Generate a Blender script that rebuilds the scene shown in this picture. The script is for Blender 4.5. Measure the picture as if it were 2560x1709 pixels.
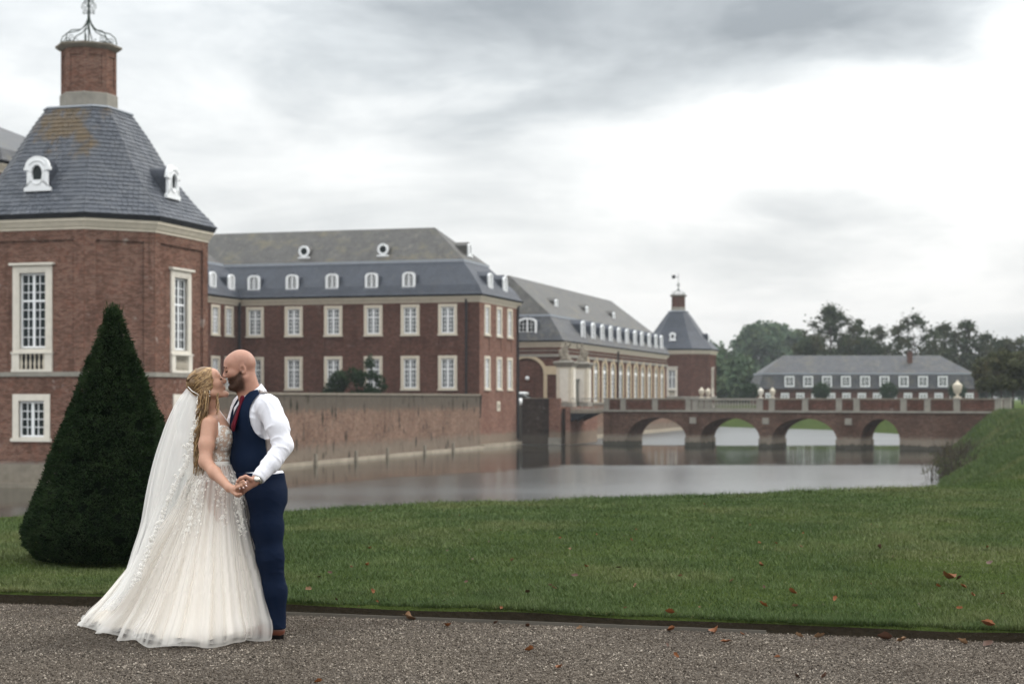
import bpy, bmesh, math, random
import numpy as np
from mathutils import Vector, Matrix
random.seed(7); rng = np.random.default_rng(7)
R = math.radians
scene = bpy.context.scene
col = scene.collection
for o in list(bpy.data.objects): bpy.data.objects.remove(o)

# ------------------------------------------------------------------ camera
cd = bpy.data.cameras.new('camera'); cam = bpy.data.objects.new('camera', cd); col.objects.link(cam)
cam.location = (0, 0, 1.5); cam.rotation_euler = (R(90), 0, 0)
cd.sensor_width = 36; cd.lens = 59.06; cd.shift_y = 0.0549
cd.clip_start = 0.1; cd.clip_end = 6000
cd.dof.use_dof = True; cd.dof.focus_distance = 10.45; cd.dof.aperture_fstop = 3.4
scene.camera = cam
scene.view_settings.view_transform = 'Standard'; scene.view_settings.look = 'None'
scene.view_settings.exposure = 0.08; scene.view_settings.gamma = 1
scene.view_settings.use_curve_mapping = False
scene.cycles.use_denoising = True
scene.cycles.max_bounces = 8; scene.cycles.transparent_max_bounces = 16
scene.cycles.diffuse_bounces = 3; scene.cycles.glossy_bounces = 3; scene.cycles.volume_bounces = 0
scene.cycles.sample_clamp_indirect = 6

# ------------------------------------------------------------------ node helpers
def nd(t, kind, ins=None, **attrs):
    n = t.nodes.new('ShaderNode' + kind)
    for k, v in attrs.items(): setattr(n, k, v)
    for k, v in (ins or {}).items():
        s = n.inputs[k]
        if isinstance(v, bpy.types.NodeSocket): t.links.new(v, s)
        elif hasattr(s, 'default_value'):
            if isinstance(v, (tuple, list)) and len(v) == 3 and s.type == 'RGBA': v = (*v, 1)
            s.default_value = v
    return n
def mth(t, op, a, b=0.0, clamp=False):
    return nd(t, 'Math', {0: a, 1: b}, operation=op, use_clamp=clamp).outputs[0]
def vm(t, op, a, b=(0, 0, 0)):
    n = nd(t, 'VectorMath', {0: a, 1: b}, operation=op)
    return n.outputs['Value'] if op in ('DOT_PRODUCT', 'LENGTH', 'DISTANCE') else n.outputs[0]
def mixc(t, f, a, b, blend='MIX'):
    n = nd(t, 'Mix', None, data_type='RGBA', blend_type=blend)
    for i, v in ((0, f), (6, a), (7, b)):
        s = n.inputs[i]
        if isinstance(v, bpy.types.NodeSocket): t.links.new(v, s)
        else: s.default_value = (*v, 1) if isinstance(v, (tuple, list)) and len(v) == 3 else v
    return n.outputs[2]
def noise(t, vec, scale, detail=3, rough=.55, dist=0.0):
    return nd(t, 'TexNoise', {'Vector': vec, 'Scale': scale, 'Detail': detail, 'Roughness': rough, 'Distortion': dist}).outputs[0]
def mrange(t, v, a, b, c=0.0, d=1.0, smooth=True):
    return nd(t, 'MapRange', {'Value': v, 'From Min': a, 'From Max': b, 'To Min': c, 'To Max': d},
              interpolation_type='SMOOTHSTEP' if smooth else 'LINEAR').outputs[0]
def scl(t, vec, s): return nd(t, 'Mapping', {'Vector': vec, 'Scale': s}).outputs[0]

# ------------------------------------------------------------------ overcast sky
SUN_AZ, SUN_EL = 62.0, 38.0          # degrees right of the view direction, above the horizon
w = bpy.data.worlds.new('World'); scene.world = w; w.use_nodes = True
t = w.node_tree; t.nodes.clear()
tc = nd(t, 'TexCoord').outputs['Generated']
sky = nd(t, 'TexSky', None, sky_type='NISHITA')
sky.sun_disc = False; sky.sun_elevation = R(SUN_EL); sky.sun_rotation = R(SUN_AZ); sky.air_density = 1.5; sky.dust_density = 3
skyc = mixc(t, 1.0, sky.outputs[0], (.1, .1, .1), 'MULTIPLY')
sep = nd(t, 'SeparateXYZ', {0: tc})
zz = mth(t, 'ADD', mth(t, 'ABSOLUTE', sep.outputs[2]), .16)
pl = nd(t, 'CombineXYZ', {0: mth(t, 'DIVIDE', sep.outputs[0], zz), 1: mth(t, 'DIVIDE', sep.outputs[1], zz), 2: 0.0}).outputs[0]
n1 = noise(t, vm(t, 'ADD', pl, (3.1, .4, 0)), .85, 6, .52, .35)
n2 = noise(t, vm(t, 'ADD', pl, (11., 5., 2)), 2.3, 5, .55, .2)
def blob(dx, dz, sx, sz):          # a cloud bank round one direction
    d = vm(t, 'SUBTRACT', tc, (dx, 1.0, dz))
    d = nd(t, 'CombineXYZ', {0: mth(t, 'DIVIDE', vm(t, 'DOT_PRODUCT', d, (1, 0, 0)), sx), 1: mth(t, 'DIVIDE', vm(t, 'DOT_PRODUCT', d, (0, 0, 1)), sz), 2: mth(t, 'MULTIPLY', vm(t, 'DOT_PRODUCT', d, (0, 1, 0)), 1.5)}).outputs[0]
    ln = mth(t, 'ADD', vm(t, 'LENGTH', d), mth(t, 'MULTIPLY', mth(t, 'SUBTRACT', n2, .5), 1.1))
    return mrange(t, ln, .25, 1.35, 1, 0)
v = mth(t, 'MULTIPLY', mth(t, 'SUBTRACT', n1, .5), .80)
n3 = noise(t, vm(t, 'ADD', vm(t, 'MULTIPLY', tc, (1, 1, 2.2)), (.7, 2., 1)), 9.0, 5, .6, .5)
v = mth(t, 'ADD', v, mth(t, 'MULTIPLY', mth(t, 'SUBTRACT', n2, .5), .30)); v = mth(t, 'ADD', v, mth(t, 'MULTIPLY', mth(t, 'SUBTRACT', n3, .5), .30))
v = mth(t, 'ADD', v, .785)
for dx, dz, sx, sz, a in ((.08, .235, .20, .07, -.46), (.22, .222, .10, .03, -.20), (-.26, .20, .12, .10, .0), (.18, .155, .13, .035, .34), (.11, .125, .10, .03, .20), (.23, .10, .09, .04, .18),
                          (.17, .115, .08, .030, -.14), (-.05, .085, .22, .045, .20), (-.22, .2, .14, .07, -.07), (-.10, .13, .07, .02, .12), (.05, .04, .3, .035, .12)):
    if a: v = mth(t, 'ADD', v, mth(t, 'MULTIPLY', blob(dx, dz, sx, sz), a))
v = mth(t, 'MAXIMUM', mth(t, 'MINIMUM', v, 1.0), .3)
cc = nd(t, 'ValToRGB', {0: v})
cr = cc.color_ramp; cr.elements[0].position = .3; cr.elements[0].color = (.25, .275, .30, 1); cr.elements[1].position = 1.0; cr.elements[1].color = (.97, .97, .96, 1)
e = cr.elements.new(.62); e.color = (.50, .53, .55, 1); e = cr.elements.new(.86); e.color = (.80, .815, .815, 1)
cloud = mixc(t, .96, skyc, cc.outputs[0])
cie = mth(t, 'ADD', mth(t, 'MULTIPLY', mth(t, 'MAXIMUM', sep.outputs[2], 0.0), 3.1), .80)      # overcast sky is brighter towards the zenith
bg = nd(t, 'Background', {'Color': cloud, 'Strength': cie})
t.links.new(bg.outputs[0], nd(t, 'OutputWorld').inputs[0])
sd = bpy.data.lights.new('sun', 'SUN'); sun = bpy.data.objects.new('sun', sd); col.objects.link(sun)
sd.energy = 1.5; sd.angle = R(24); sd.color = (1, .96, .9)
sv = Vector((math.sin(R(SUN_AZ)) * math.cos(R(SUN_EL)), math.cos(R(SUN_AZ)) * math.cos(R(SUN_EL)), math.sin(R(SUN_EL))))
sun.rotation_euler = sv.to_track_quat('Z', 'Y').to_euler(); sun.location = (30, 10, 40)

# ------------------------------------------------------------------ materials
def newmat(name):
    m = bpy.data.materials.new(name); m.use_nodes = True
    t = m.node_tree; t.nodes.clear()
    return m, t
def finish(t, base, rough=.8, bump=None, bstr=.3, bdist=.02, spec=.5, metal=0.0, extra=None):
    p = nd(t, 'BsdfPrincipled', {'Base Color': base, 'Roughness': rough, 'Specular IOR Level': spec, 'Metallic': metal, **(extra or {})})
    if bump is not None:
        b = nd(t, 'Bump', {'Strength': bstr, 'Distance': bdist, 'Height': bump})
        t.links.new(b.outputs[0], p.inputs['Normal'])
    t.links.new(p.outputs[0], nd(t, 'OutputMaterial').inputs[0])
    return p
def plain(name, c, rough=.7, var=.25, scale=6.0, spec=.05, metal=0.0, bstr=.25, bdist=.012):
    m, t = newmat(name); tc = nd(t, 'TexCoord').outputs['Object']
    n = noise(t, tc, scale, 5, .6)
    d = tuple(x * (1 - var) for x in c); l = tuple(min(1, x * (1 + var)) for x in c)
    finish(t, mixc(t, n, d, l), rough, n, bstr, bdist, spec, metal)
    return m
def brick(name, c1, c2, mortar, wet=0.0, drip=0.0, pale=.3, dark=.35, grey=None, bw=.25, bh=.077):
    m, t = newmat(name); tc = nd(t, 'TexCoord'); uv = tc.outputs['UV']; ob = tc.outputs['Object']
    b = nd(t, 'TexBrick', {'Vector': uv, 'Color1': c1, 'Color2': c2, 'Mortar': mortar, 'Scale': 1.0, 'Mortar Size': .013, 'Mortar Smooth': .3,
                           'Bias': -.2, 'Brick Width': bw, 'Row Height': bh}, offset=.5)
    big = noise(t, ob, .35, 5, .6); mid = noise(t, ob, 2.2, 5, .65); cell = nd(t, 'TexVoronoi', {'Vector': scl(t, uv, (1 / bw, 1 / bh, 1)), 'Scale': 1.0}).outputs['Color']
    cs = nd(t, 'SeparateXYZ', {0: cell}).outputs[0]
    c = mixc(t, mrange(t, cs, .0, 1., -.1, .5), b.outputs[0], tuple(x * .35 for x in c1))
    c = mixc(t, mrange(t, big, .35, .7, 0, dark), c, tuple(x * .4 for x in c1))
    sp = noise(t, ob, 1.4, 3, .5)
    c = mixc(t, mth(t, 'MULTIPLY', mrange(t, sp, .66, .76), pale), c, (.5, .46, .42))
    c = mixc(t, mrange(t, mid, .5, .8, 0, .35), c, tuple(min(1, x * 1.5) for x in c2))
    st = noise(t, scl(t, ob, (1.6, 1.6, .12)), 1.3, 4, .6)
    c = mixc(t, mrange(t, st, .55, .75, 0, .45), c, tuple(x * .3 for x in c1))
    if grey:
        z = nd(t, 'SeparateXYZ', {0: nd(t, 'NewGeometry').outputs['Position']}).outputs[2]
        zn = mth(t, 'ADD', z, mth(t, 'MULTIPLY', mth(t, 'SUBTRACT', mid, .5), grey[2]))
        c = mixc(t, mrange(t, zn, grey[0], grey[1], 0, grey[4] if len(grey) > 4 else .85), c, mixc(t, mid, tuple(x * .6 for x in grey[3]), grey[3]))
        if len(grey) > 5:
            g = grey[5]
            c = mixc(t, mrange(t, zn, g[0], g[1], 0, .85), c, mixc(t, mid, tuple(x * .6 for x in g[2]), g[2]))
    if drip:
        v1 = nd(t, 'TexVoronoi', {'Vector': scl(t, uv, (.75, .38, 1)), 'Scale': 1.0, 'Randomness': 1.0}); dd = vm(t, 'SUBTRACT', scl(t, uv, (.75, .38, 1)), v1.outputs['Position'])
        ds = nd(t, 'SeparateXYZ', {0: dd}); ex = mth(t, 'ADD', mth(t, 'MULTIPLY', mth(t, 'ABSOLUTE', ds.outputs[0]), 4.2), mth(t, 'MULTIPLY', mth(t, 'ABSOLUTE', ds.outputs[1]), 2.6)); ex = mth(t, 'ADD', ex, mth(t, 'MULTIPLY', mth(t, 'SUBTRACT', noise(t, scl(t, uv, (6, 2, 1)), 1., 3), .5), 1.1))
        c = mixc(t, mth(t, 'MULTIPLY', mrange(t, ex, .9, .3, 0, drip), mrange(t, noise(t, uv, .45, 3, .6), .46, .58)), c, (.03, .028, .022))
        c = mixc(t, mrange(t, noise(t, uv, 1.6, 5, .7), .52, .68, 0, .6), c, (.11, .09, .07))
        c = mixc(t, mrange(t, noise(t, scl(t, uv, (2.2, .35, 1)), 1., 4, .6), .55, .7, 0, .55 * drip), c, (.075, .06, .045))
    h = mth(t, 'ADD', mth(t, 'MULTIPLY', b.outputs[1], -1.0), mth(t, 'MULTIPLY', mid, .25))
    finish(t, c, .9, h, .8, .014, .0)
    return m
def slate(name, c, moss=0.0, row=.16, wd=.22, rough=.5):
    m, t = newmat(name); tc = nd(t, 'TexCoord'); uv = tc.outputs['UV']; ob = tc.outputs['Object']
    b = nd(t, 'TexBrick', {'Vector': uv, 'Color1': (.7, .7, .7), 'Color2': (1, 1, 1), 'Mortar': (.25, .25, .25), 'Scale': 1.0, 'Mortar Size': .012,
                           'Brick Width': wd, 'Row Height': row}, offset=.5)
    n = noise(t, ob, .8, 6, .65); n3 = noise(t, ob, 5., 4, .6)
    base = mixc(t, n, tuple(x * .6 for x in c), tuple(x * 1.45 for x in c))
    base = mixc(t, .7, base, b.outputs[0], 'MULTIPLY')
    st = noise(t, scl(t, ob, (1, 1, .25)), 1.5, 5, .65)
    base = mixc(t, mrange(t, st, .5, .75, 0, .55 * (moss > 0) + .12), base, (.14, .128, .105))
    base = mixc(t, mrange(t, noise(t, scl(t, ob, (1.2, 1.2, .3)), .9, 6, .7), .5, .66, 0, .7 if moss else .3), base, tuple(x * .45 for x in c))
    if moss: base = mixc(t, mrange(t, noise(t, ob, .5, 5, .7), .5, .68, 0, moss), base, mixc(t, n3, (.06, .055, .03), (.2, .17, .11)))
    h = mth(t, 'ADD', mth(t, 'MULTIPLY', b.outputs[1], -1.), n3)
    finish(t, base, rough, h, .7, .03, .22)
    return m
M = {}
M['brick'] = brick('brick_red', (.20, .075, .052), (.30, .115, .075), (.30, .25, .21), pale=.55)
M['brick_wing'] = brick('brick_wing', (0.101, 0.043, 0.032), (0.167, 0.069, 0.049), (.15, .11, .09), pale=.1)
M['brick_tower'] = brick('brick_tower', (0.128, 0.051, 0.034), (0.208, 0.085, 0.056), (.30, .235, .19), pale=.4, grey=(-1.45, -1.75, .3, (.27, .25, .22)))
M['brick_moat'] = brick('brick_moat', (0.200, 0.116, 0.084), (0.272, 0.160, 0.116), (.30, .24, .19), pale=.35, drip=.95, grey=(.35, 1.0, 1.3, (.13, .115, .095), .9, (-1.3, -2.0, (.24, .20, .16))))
M['brick_end'] = brick('brick_end', (0.204, 0.098, 0.072), (0.289, 0.140, 0.102), (.28, .21, .17), pale=.15, grey=(-1.4, -1.9, .8, (.27, .22, .17)))  # lighter copy of the wing brick: light from the right put into the colour
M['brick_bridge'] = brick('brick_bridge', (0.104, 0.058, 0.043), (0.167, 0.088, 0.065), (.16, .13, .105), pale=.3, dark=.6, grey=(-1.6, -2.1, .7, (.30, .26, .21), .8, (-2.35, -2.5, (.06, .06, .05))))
M['brick_shaded'] = brick('brick_shaded', (.062, .045, .038), (.095, .065, .052), (.07, .058, .05), pale=.15, dark=.6, grey=(-1.7, -2.1, .8, (.13, .11, .09)))  # gate abutment stands in shadow; that shade is put into the brick colour
M['stone'] = plain('sandstone', (.55, .495, .405), .85, .22, 2.5)
M['stone_pale'] = plain('stone_pale', (.62, .58, .51), .85, .2, 2.5)
M['stone_yellow'] = plain('stone_yellow', (.46, .375, .26), .85, .2, 2.)
M['stone_grey'] = plain('stone_grey', (.24, .225, .195), .9, .4, 2.)
M['stone_old'] = plain('stone_old', (.20, .175, .14), .9, .45, 3.)
M['stone_moss'] = plain('stone_moss', (.30, .26, .205), .9, .5, .9)
M['white'] = plain('white_paint', (.76, .77, .78), .45, .06, 3., .5)
M['iron'] = plain('wrought_iron', (.035, .05, .042), .6, .3, 8.)
M['lead'] = plain('lead_sheet', (.27, .29, .32), .45, .2, 2.)
M['gutter'] = plain('dark_gutter', (.022, .023, .026), .5, .3, 4.)
M['pipe'] = plain('drain_pipe', (.03, .028, .03), .5, .3, 4.)
M['slate'] = slate('slate_blue', (.052, .059, .076), .0, .2, .26)
M['slate_moss'] = slate('slate_weathered', (.082, .078, .073), .65, .2, .26)
M['slate_grey'] = slate('slate_grey', (.062, .064, .071), .35, .2, .26)
def glassmat(name, c, rough=.06):
    m, t = newmat(name)
    n = noise(t, nd(t, 'TexCoord').outputs['Object'], 1.3, 3)
    finish(t, mixc(t, n, tuple(x * .5 for x in c), tuple(x * 1.5 for x in c)), rough, n, .03, .01, .22)
    return m
M['glass'] = glassmat('window_glass', (.016, .021, .022)); M['glass_curtain'] = glassmat('glass_curtain', (.10, .11, .115), .15)
# tower slates: blue grey with ochre lichen high on two faces
m, t = newmat('slate_tower'); tc = nd(t, 'TexCoord').outputs['Object']; info = nd(t, 'ObjectInfo'); geo = nd(t, 'NewGeometry')
isl = geo.outputs['Random Per Island']
c = mixc(t, isl, (.034, .040, .052), (.082, .09, .108))
n = noise(t, tc, 1.2, 5, .6)
c = mixc(t, mrange(t, n, .4, .75, 0, .6), c, (.11, .115, .125))
pos = geo.outputs['Position']; zc = nd(t, 'SeparateXYZ', {0: pos})
li = noise(t, scl(t, pos, (1, 1, .45)), .9, 6, .7)
k = mth(t, 'MULTIPLY', mrange(t, zc.outputs[2], 11.8, 15.2), mrange(t, mth(t, 'ABSOLUTE', mth(t, 'SUBTRACT', zc.outputs[0], -22.1)), 2.9, .7))
k = mth(t, 'MULTIPLY', k, mrange(t, zc.outputs[1], 86, 84.5))
c = mixc(t, mth(t, 'MULTIPLY', mrange(t, mth(t, 'ADD', li, mth(t, 'MULTIPLY', k, .26)), .62, .80, 0, .8), mrange(t, k, .08, .4)), c, mixc(t, noise(t, tc, 3., 4, .6), (.06, .046, .022), (.16, .095, .03)))
finish(t, c, .5, noise(t, tc, 9., 4), .3, .015, .25)
M['slate_tower'] = m

# ------------------------------------------------------------------ mesh helpers
def norm2(a): l = math.hypot(a[0], a[1]); return (a[0] / l, a[1] / l)
class MB:
    def __init__(s): s.v = []; s.f = []
    def add(s, vs, fs):
        b = len(s.v); s.v += [tuple(x) for x in vs]; s.f += [tuple(b + i for i in f) for f in fs]; return s
    def box(s, x0, x1, y0, y1, z0, z1):
        x0, x1 = sorted((x0, x1)); y0, y1 = sorted((y0, y1)); z0, z1 = sorted((z0, z1))
        return s.add([(x, y, z) for z in (z0, z1) for y in (y0, y1) for x in (x0, x1)],
                     [(0, 2, 3, 1), (4, 5, 7, 6), (0, 1, 5, 4), (1, 3, 7, 5), (3, 2, 6, 7), (2, 0, 4, 6)])
    def prism(s, poly, y0, y1):      # polygon of (x, z), counter-clockwise seen from -y, extruded along y
        n = len(poly)
        return s.add([(p[0], y0, p[1]) for p in poly] + [(p[0], y1, p[1]) for p in poly],
                     [tuple(range(n)), tuple(range(2 * n - 1, n - 1, -1))] + [(i, i + n, (i + 1) % n + n, (i + 1) % n) for i in range(n)])
    def slab(s, poly, z0, z1):       # polygon of (x, y) extruded along z
        n = len(poly)
        return s.add([(p[0], p[1], z0) for p in poly] + [(p[0], p[1], z1) for p in poly],
                     [tuple(range(n - 1, -1, -1)), tuple(range(n, 2 * n))] + [(i, (i + 1) % n, (i + 1) % n + n, i + n) for i in range(n)])
    def ring(s, outer, inner, y0, y1):   # frame between two same-length (x, z) loops, extruded along y
        n = len(outer); vs = [(p[0], y, p[1]) for L, y in ((outer, y0), (inner, y0), (outer, y1), (inner, y1)) for p in L]
        fs = []
        for i in range(n):
            j = (i + 1) % n
            fs += [(i, j, n + j, n + i), (2 * n + i, 3 * n + i, 3 * n + j, 2 * n + j), (i, 2 * n + i, 2 * n + j, j), (n + i, n + j, 3 * n + j, 3 * n + i)]
        return s.add(vs, fs)
    def loft(s, rings, cap=True, closed=True):
        b = len(s.v); n = len(rings[0])
        for r in rings: s.v += [tuple(p) for p in r]
        for k in range(len(rings) - 1):
            for i in range(n if closed else n - 1):
                j = (i + 1) % n
                s.f.append((b + k * n + i, b + k * n + j, b + (k + 1) * n + j, b + (k + 1) * n + i))
        if cap and closed:
            s.f.append(tuple(b + i for i in range(n - 1, -1, -1))); s.f.append(tuple(b + (len(rings) - 1) * n + i for i in range(n)))
        return s
    def lathe(s, prof, n=16, c=(0, 0)):
        return s.loft([[(c[0] + r * math.cos(2 * math.pi * i / n), c[1] + r * math.sin(2 * math.pi * i / n), z) for i in range(n)] for r, z in prof])
    def tube(s, pts, r, n=6):
        pts = [Vector(p) for p in pts]; rings = []; up = Vector((0, 0, 1))
        for i, p in enumerate(pts):
            d = (pts[min(i + 1, len(pts) - 1)] - pts[max(i - 1, 0)]).normalized()
            a = d.cross(up if abs(d.z) < .95 else Vector((1, 0, 0))).normalized(); b = d.cross(a)
            rr = r[i] if isinstance(r, (list, tuple, np.ndarray)) else r
            rings.append([p + (a * math.cos(2 * math.pi * k / n) + b * math.sin(2 * math.pi * k / n)) * rr for k in range(n)])
        return s.loft(rings)
    def mesh(s, name, mat, off=(0, 0, 0), smooth=False):
        me = bpy.data.meshes.new(name)
        me.from_pydata([(v[0] - off[0], v[1] - off[1], v[2] - off[2]) for v in s.v], [], s.f)
        if smooth: me.shade_smooth() if hasattr(me, 'shade_smooth') else None
        me.materials.append(M[mat] if isinstance(mat, str) else mat)
        autouv(me)
        return me
    def build(s, name, mat, parent=None, smooth=False):
        off = parent_anchor(parent)
        return link(name, s.mesh(name, mat, off, smooth), parent)
def autouv(me):
    n = len(me.polygons)
    if not n: return
    me.uv_layers.new(name='UVMap')
    nor = np.empty(n * 3, np.float32); me.polygons.foreach_get('normal', nor); nor = nor.reshape(-1, 3)
    tot = np.empty(n, np.int32); me.polygons.foreach_get('loop_total', tot)
    li = np.empty(len(me.loops), np.int32); me.loops.foreach_get('vertex_index', li)
    co = np.empty(len(me.vertices) * 3, np.float32); me.vertices.foreach_get('co', co); co = co.reshape(-1, 3)
    T = np.stack([-nor[:, 1], nor[:, 0], np.zeros(n)], 1); l = np.linalg.norm(T, axis=1); flat = l < .05
    T[flat] = (1, 0, 0); l[flat] = 1; T /= l[:, None]; B = np.cross(nor, T)
    pi = np.repeat(np.arange(n), tot); P = co[li]
    uv = np.stack([(P * T[pi]).sum(1), (P * B[pi]).sum(1)], 1).astype(np.float32)
    me.uv_layers[0].data.foreach_set('uv', uv.ravel())
ANCH = {}
def parent_anchor(p):
    while p is not None:
        if p.name in ANCH: return ANCH[p.name]
        p = p.parent
    return (0, 0, 0)
def link(name, me, parent=None, loc=None, rz=0.0):
    o = bpy.data.objects.new(name, me); col.objects.link(o); o.parent = parent
    if loc is not None: o.location = loc
    o.rotation_euler = (0, 0, rz)
    return o
def tag(o, label=None, cat=None, group=None, kind=None):
    if label: o['label'] = label
    if cat: o['category'] = cat
    if group: o['group'] = group
    if kind: o['kind'] = kind
    return o
# palace frame: origin at the corner of the main wing, x to the right and nearer, y along the moat away from the camera
O2 = (-2.8, 145.0); CR = -math.atan2(.279, .960)
VX = (math.cos(CR), math.sin(CR)); UY = (-math.sin(CR), math.cos(CR))
def pw(x, y, z=0.0): return (O2[0] + VX[0] * x + UY[0] * y, O2[1] + VX[1] * x + UY[1] * y, z)
def thing(name, label, cat, loc, rz=0.0, group=None, anchor=None):
    o = bpy.data.objects.new(name, None); col.objects.link(o); o.empty_display_size = .3
    o.location = loc; o.rotation_euler = (0, 0, rz); tag(o, label, cat, group)
    if anchor: ANCH[o.name] = anchor
    return o
def palace(name, label, cat, a, group=None): return thing(name, label, cat, pw(*a), CR, group, a)
def meshdata(name, co, faces, mat, smooth=False, uv=True, attrs=None):     # numpy: co (n,3); faces (m,k)
    me = bpy.data.meshes.new(name); k = faces.shape[1]
    me.vertices.add(len(co)); me.vertices.foreach_set('co', np.ascontiguousarray(co, np.float32).ravel())
    me.loops.add(faces.size); me.loops.foreach_set('vertex_index', np.ascontiguousarray(faces, np.int32).ravel())
    me.polygons.add(len(faces)); me.polygons.foreach_set('loop_start', np.arange(0, faces.size, k, dtype=np.int32))
    me.polygons.foreach_set('loop_total', np.full(len(faces), k, np.int32))
    if smooth: me.polygons.foreach_set('use_smooth', np.ones(len(faces), bool))
    me.update(calc_edges=True)
    for an, (dom, typ, arr) in (attrs or {}).items():
        a = me.attributes.new(an, typ, dom); a.data.foreach_set('value', np.ascontiguousarray(arr, np.float32).ravel())
    me.materials.append(M[mat] if isinstance(mat, str) else mat)
    if uv: autouv(me)
    return me

# wall of cells: rects (s0, s1, z0, z1, depth, open) pushed in by depth; later ones win
def wall(mb, p, ax, L, z0, z1, rects=()):
    ax = norm2(ax); nx, ny = ax[1], -ax[0]
    S = sorted({0.0, L, *[max(0, min(L, r[i])) for r in rects for i in (0, 1)]}); Z = sorted({z0, z1, *[max(z0, min(z1, r[i])) for r in rects for i in (2, 3)]})
    D = {}
    for i in range(len(S) - 1):
        for j in range(len(Z) - 1):
            sc, zc = (S[i] + S[i + 1]) / 2, (Z[j] + Z[j + 1]) / 2; d = (0.0, False)
            for r in rects:
                if r[0] < sc < r[1] and r[2] < zc < r[3]: d = (r[4], r[5])
            D[i, j] = d
    P = lambda s, z, d: (p[0] + ax[0] * s - nx * d, p[1] + ax[1] * s - ny * d, z)
    for (i, j), (d, op) in D.items():
        a, b, c, e = S[i], S[i + 1], Z[j], Z[j + 1]
        if not op: mb.add([P(a, c, d), P(b, c, d), P(b, e, d), P(a, e, d)], [(0, 1, 2, 3)])
        for (k, l), (q0, q1) in (((i + 1, j), ((b, c), (b, e))), ((i, j + 1), ((b, e), (a, e)))):
            if (k, l) in D and abs(D[k, l][0] - d) > 1e-6:
                d2 = D[k, l][0]
                f = [P(*q0, d), P(*q0, d2), P(*q1, d2), P(*q1, d)]
                mb.add(f, [(0, 1, 2, 3)])
    return mb
def rect(x0, x1, z0, z1): return [(x0, z0), (x1, z0), (x1, z1), (x0, z1)]
def archpoly(w, z0, zs, rise, n=10):   # loop from the bottom left, counter-clockwise
    return [(-w / 2, z0), (w / 2, z0)] + [(w / 2 * math.cos(math.pi * i / n), zs + rise * math.sin(math.pi * i / n)) for i in range(n + 1)]
_pane = {}
def pane_mesh(w, h, mat):
    key = (round(w, 3), round(h, 3), mat)
    if key not in _pane: _pane[key] = MB().box(-w / 2, w / 2, -.006, .006, -h / 2, h / 2).mesh('pane', mat)
    return _pane[key]
def frame_bars(w, z0, z1, nx, nz, y0, y1, out=.09, bar=.036, splits=(), mull=.12):
    mb = MB(); mb.ring(rect(-w / 2, w / 2, z0, z1), rect(-w / 2 + out, w / 2 - out, z0 + out, z1 - out), y0, y1)
    xs = [-w / 2 + out + (w - 2 * out) * i / nx for i in range(nx + 1)]
    for i in range(1, nx):
        ww = mull if (nx % 2 == 0 and i == nx // 2) else bar
        dy = 0 if ww == bar else -.02
        mb.box(xs[i] - ww / 2, xs[i] + ww / 2, y0 + .004 + dy, y1 - .004, z0 + out, z1 - out)
    zb = [z0 + out, *splits, z1 - out]
    for a in splits: mb.box(-w / 2 + out, w / 2 - out, y0 - .012, y1 - .008, a - .05, a + .05)
    for k in range(len(zb) - 1):
        m = nz[k]
        for i in range(1, m): zc = zb[k] + (zb[k + 1] - zb[k]) * i / m; mb.box(-w / 2 + out, w / 2 - out, y0 + .008, y1 - .006, zc - bar / 2, zc + bar / 2)
    return mb, xs, zb
def panes_grid(xs, zb, nz, mat, merge=False):
    L = []
    for k in range(len(zb) - 1):
        for i in range(len(xs) - 1):
            for j in range(nz[k]):
                h = (zb[k + 1] - zb[k]) / nz[k]; L.append((xs[i], xs[i + 1], zb[k] + j * h, zb[k] + (j + 1) * h, mat))
    return L
def put(parent, spec, loc, rz):
    """spec: (part name, mesh, [(sub name, mesh, offset)])"""
    a = parent_anchor(parent)
    o = link(spec[0], spec[1], parent, (loc[0] - a[0], loc[1] - a[1], loc[2] - a[2]), rz)
    for nm, me, of in spec[2]: link(nm, me, o, of)
    return o

# ------------------------------------------------------------------ ground, lawn, banks, water
E0 = (-3.75, 12.3)      # a point of the lawn edge; the edge runs along VX
def ew(a, b): return E0[0] + VX[0] * a + UY[0] * b, E0[1] + VX[1] * a + UY[1] * b
def vnoise(x, y, s, seed=0):         # cheap value noise for heights
    x = x / s; y = y / s; xi = np.floor(x).astype(int); yi = np.floor(y).astype(int); fx = x - xi; fy = y - yi
    fx = fx * fx * (3 - 2 * fx); fy = fy * fy * (3 - 2 * fy)
    h = lambda i, j: np.modf(np.abs(np.sin(i * 127.1 + j * 311.7 + seed * 74.7) * 43758.5453))[0]
    return (h(xi, yi) * (1 - fx) + h(xi + 1, yi) * fx) * (1 - fy) + (h(xi, yi + 1) * (1 - fx) + h(xi + 1, yi + 1) * fx) * fy
SHORE = np.array([(-90, 40), (-30, 24.5), (-14, 18.6), (-5.97, 19.75), (-2.83, 21.2), (-1.04, 22.75), (2.05, 24.2), (5.57, 26), (7.6, 27.6), (12, 35), (18, 53), (30.2, 92), (39.9, 139),
                  (46, 160), (52, 196), (46, 232), (35, 257), (18, 288), (-90, 298)], float)
def shore_dist(X, Y):                # positive on land
    P = np.stack([X, Y], -1); best = np.full(X.shape, 1e9)
    ins = np.zeros(X.shape, bool); n = len(SHORE)
    for i in range(n):
        a, b = SHORE[i], SHORE[(i + 1) % n]
        ab = b - a; t_ = np.clip(((P - a) @ ab) / (ab @ ab), 0, 1)
        best = np.minimum(best, np.linalg.norm(P - a - t_[..., None] * ab, axis=-1))
        if a[1] != b[1]:
            c = ((a[1] > Y) != (b[1] > Y)) & (X < (b[0] - a[0]) * (Y - a[1]) / (b[1] - a[1]) + a[0]); ins ^= c
    return np.where(ins, -best, best)
LAWN = .09
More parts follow.
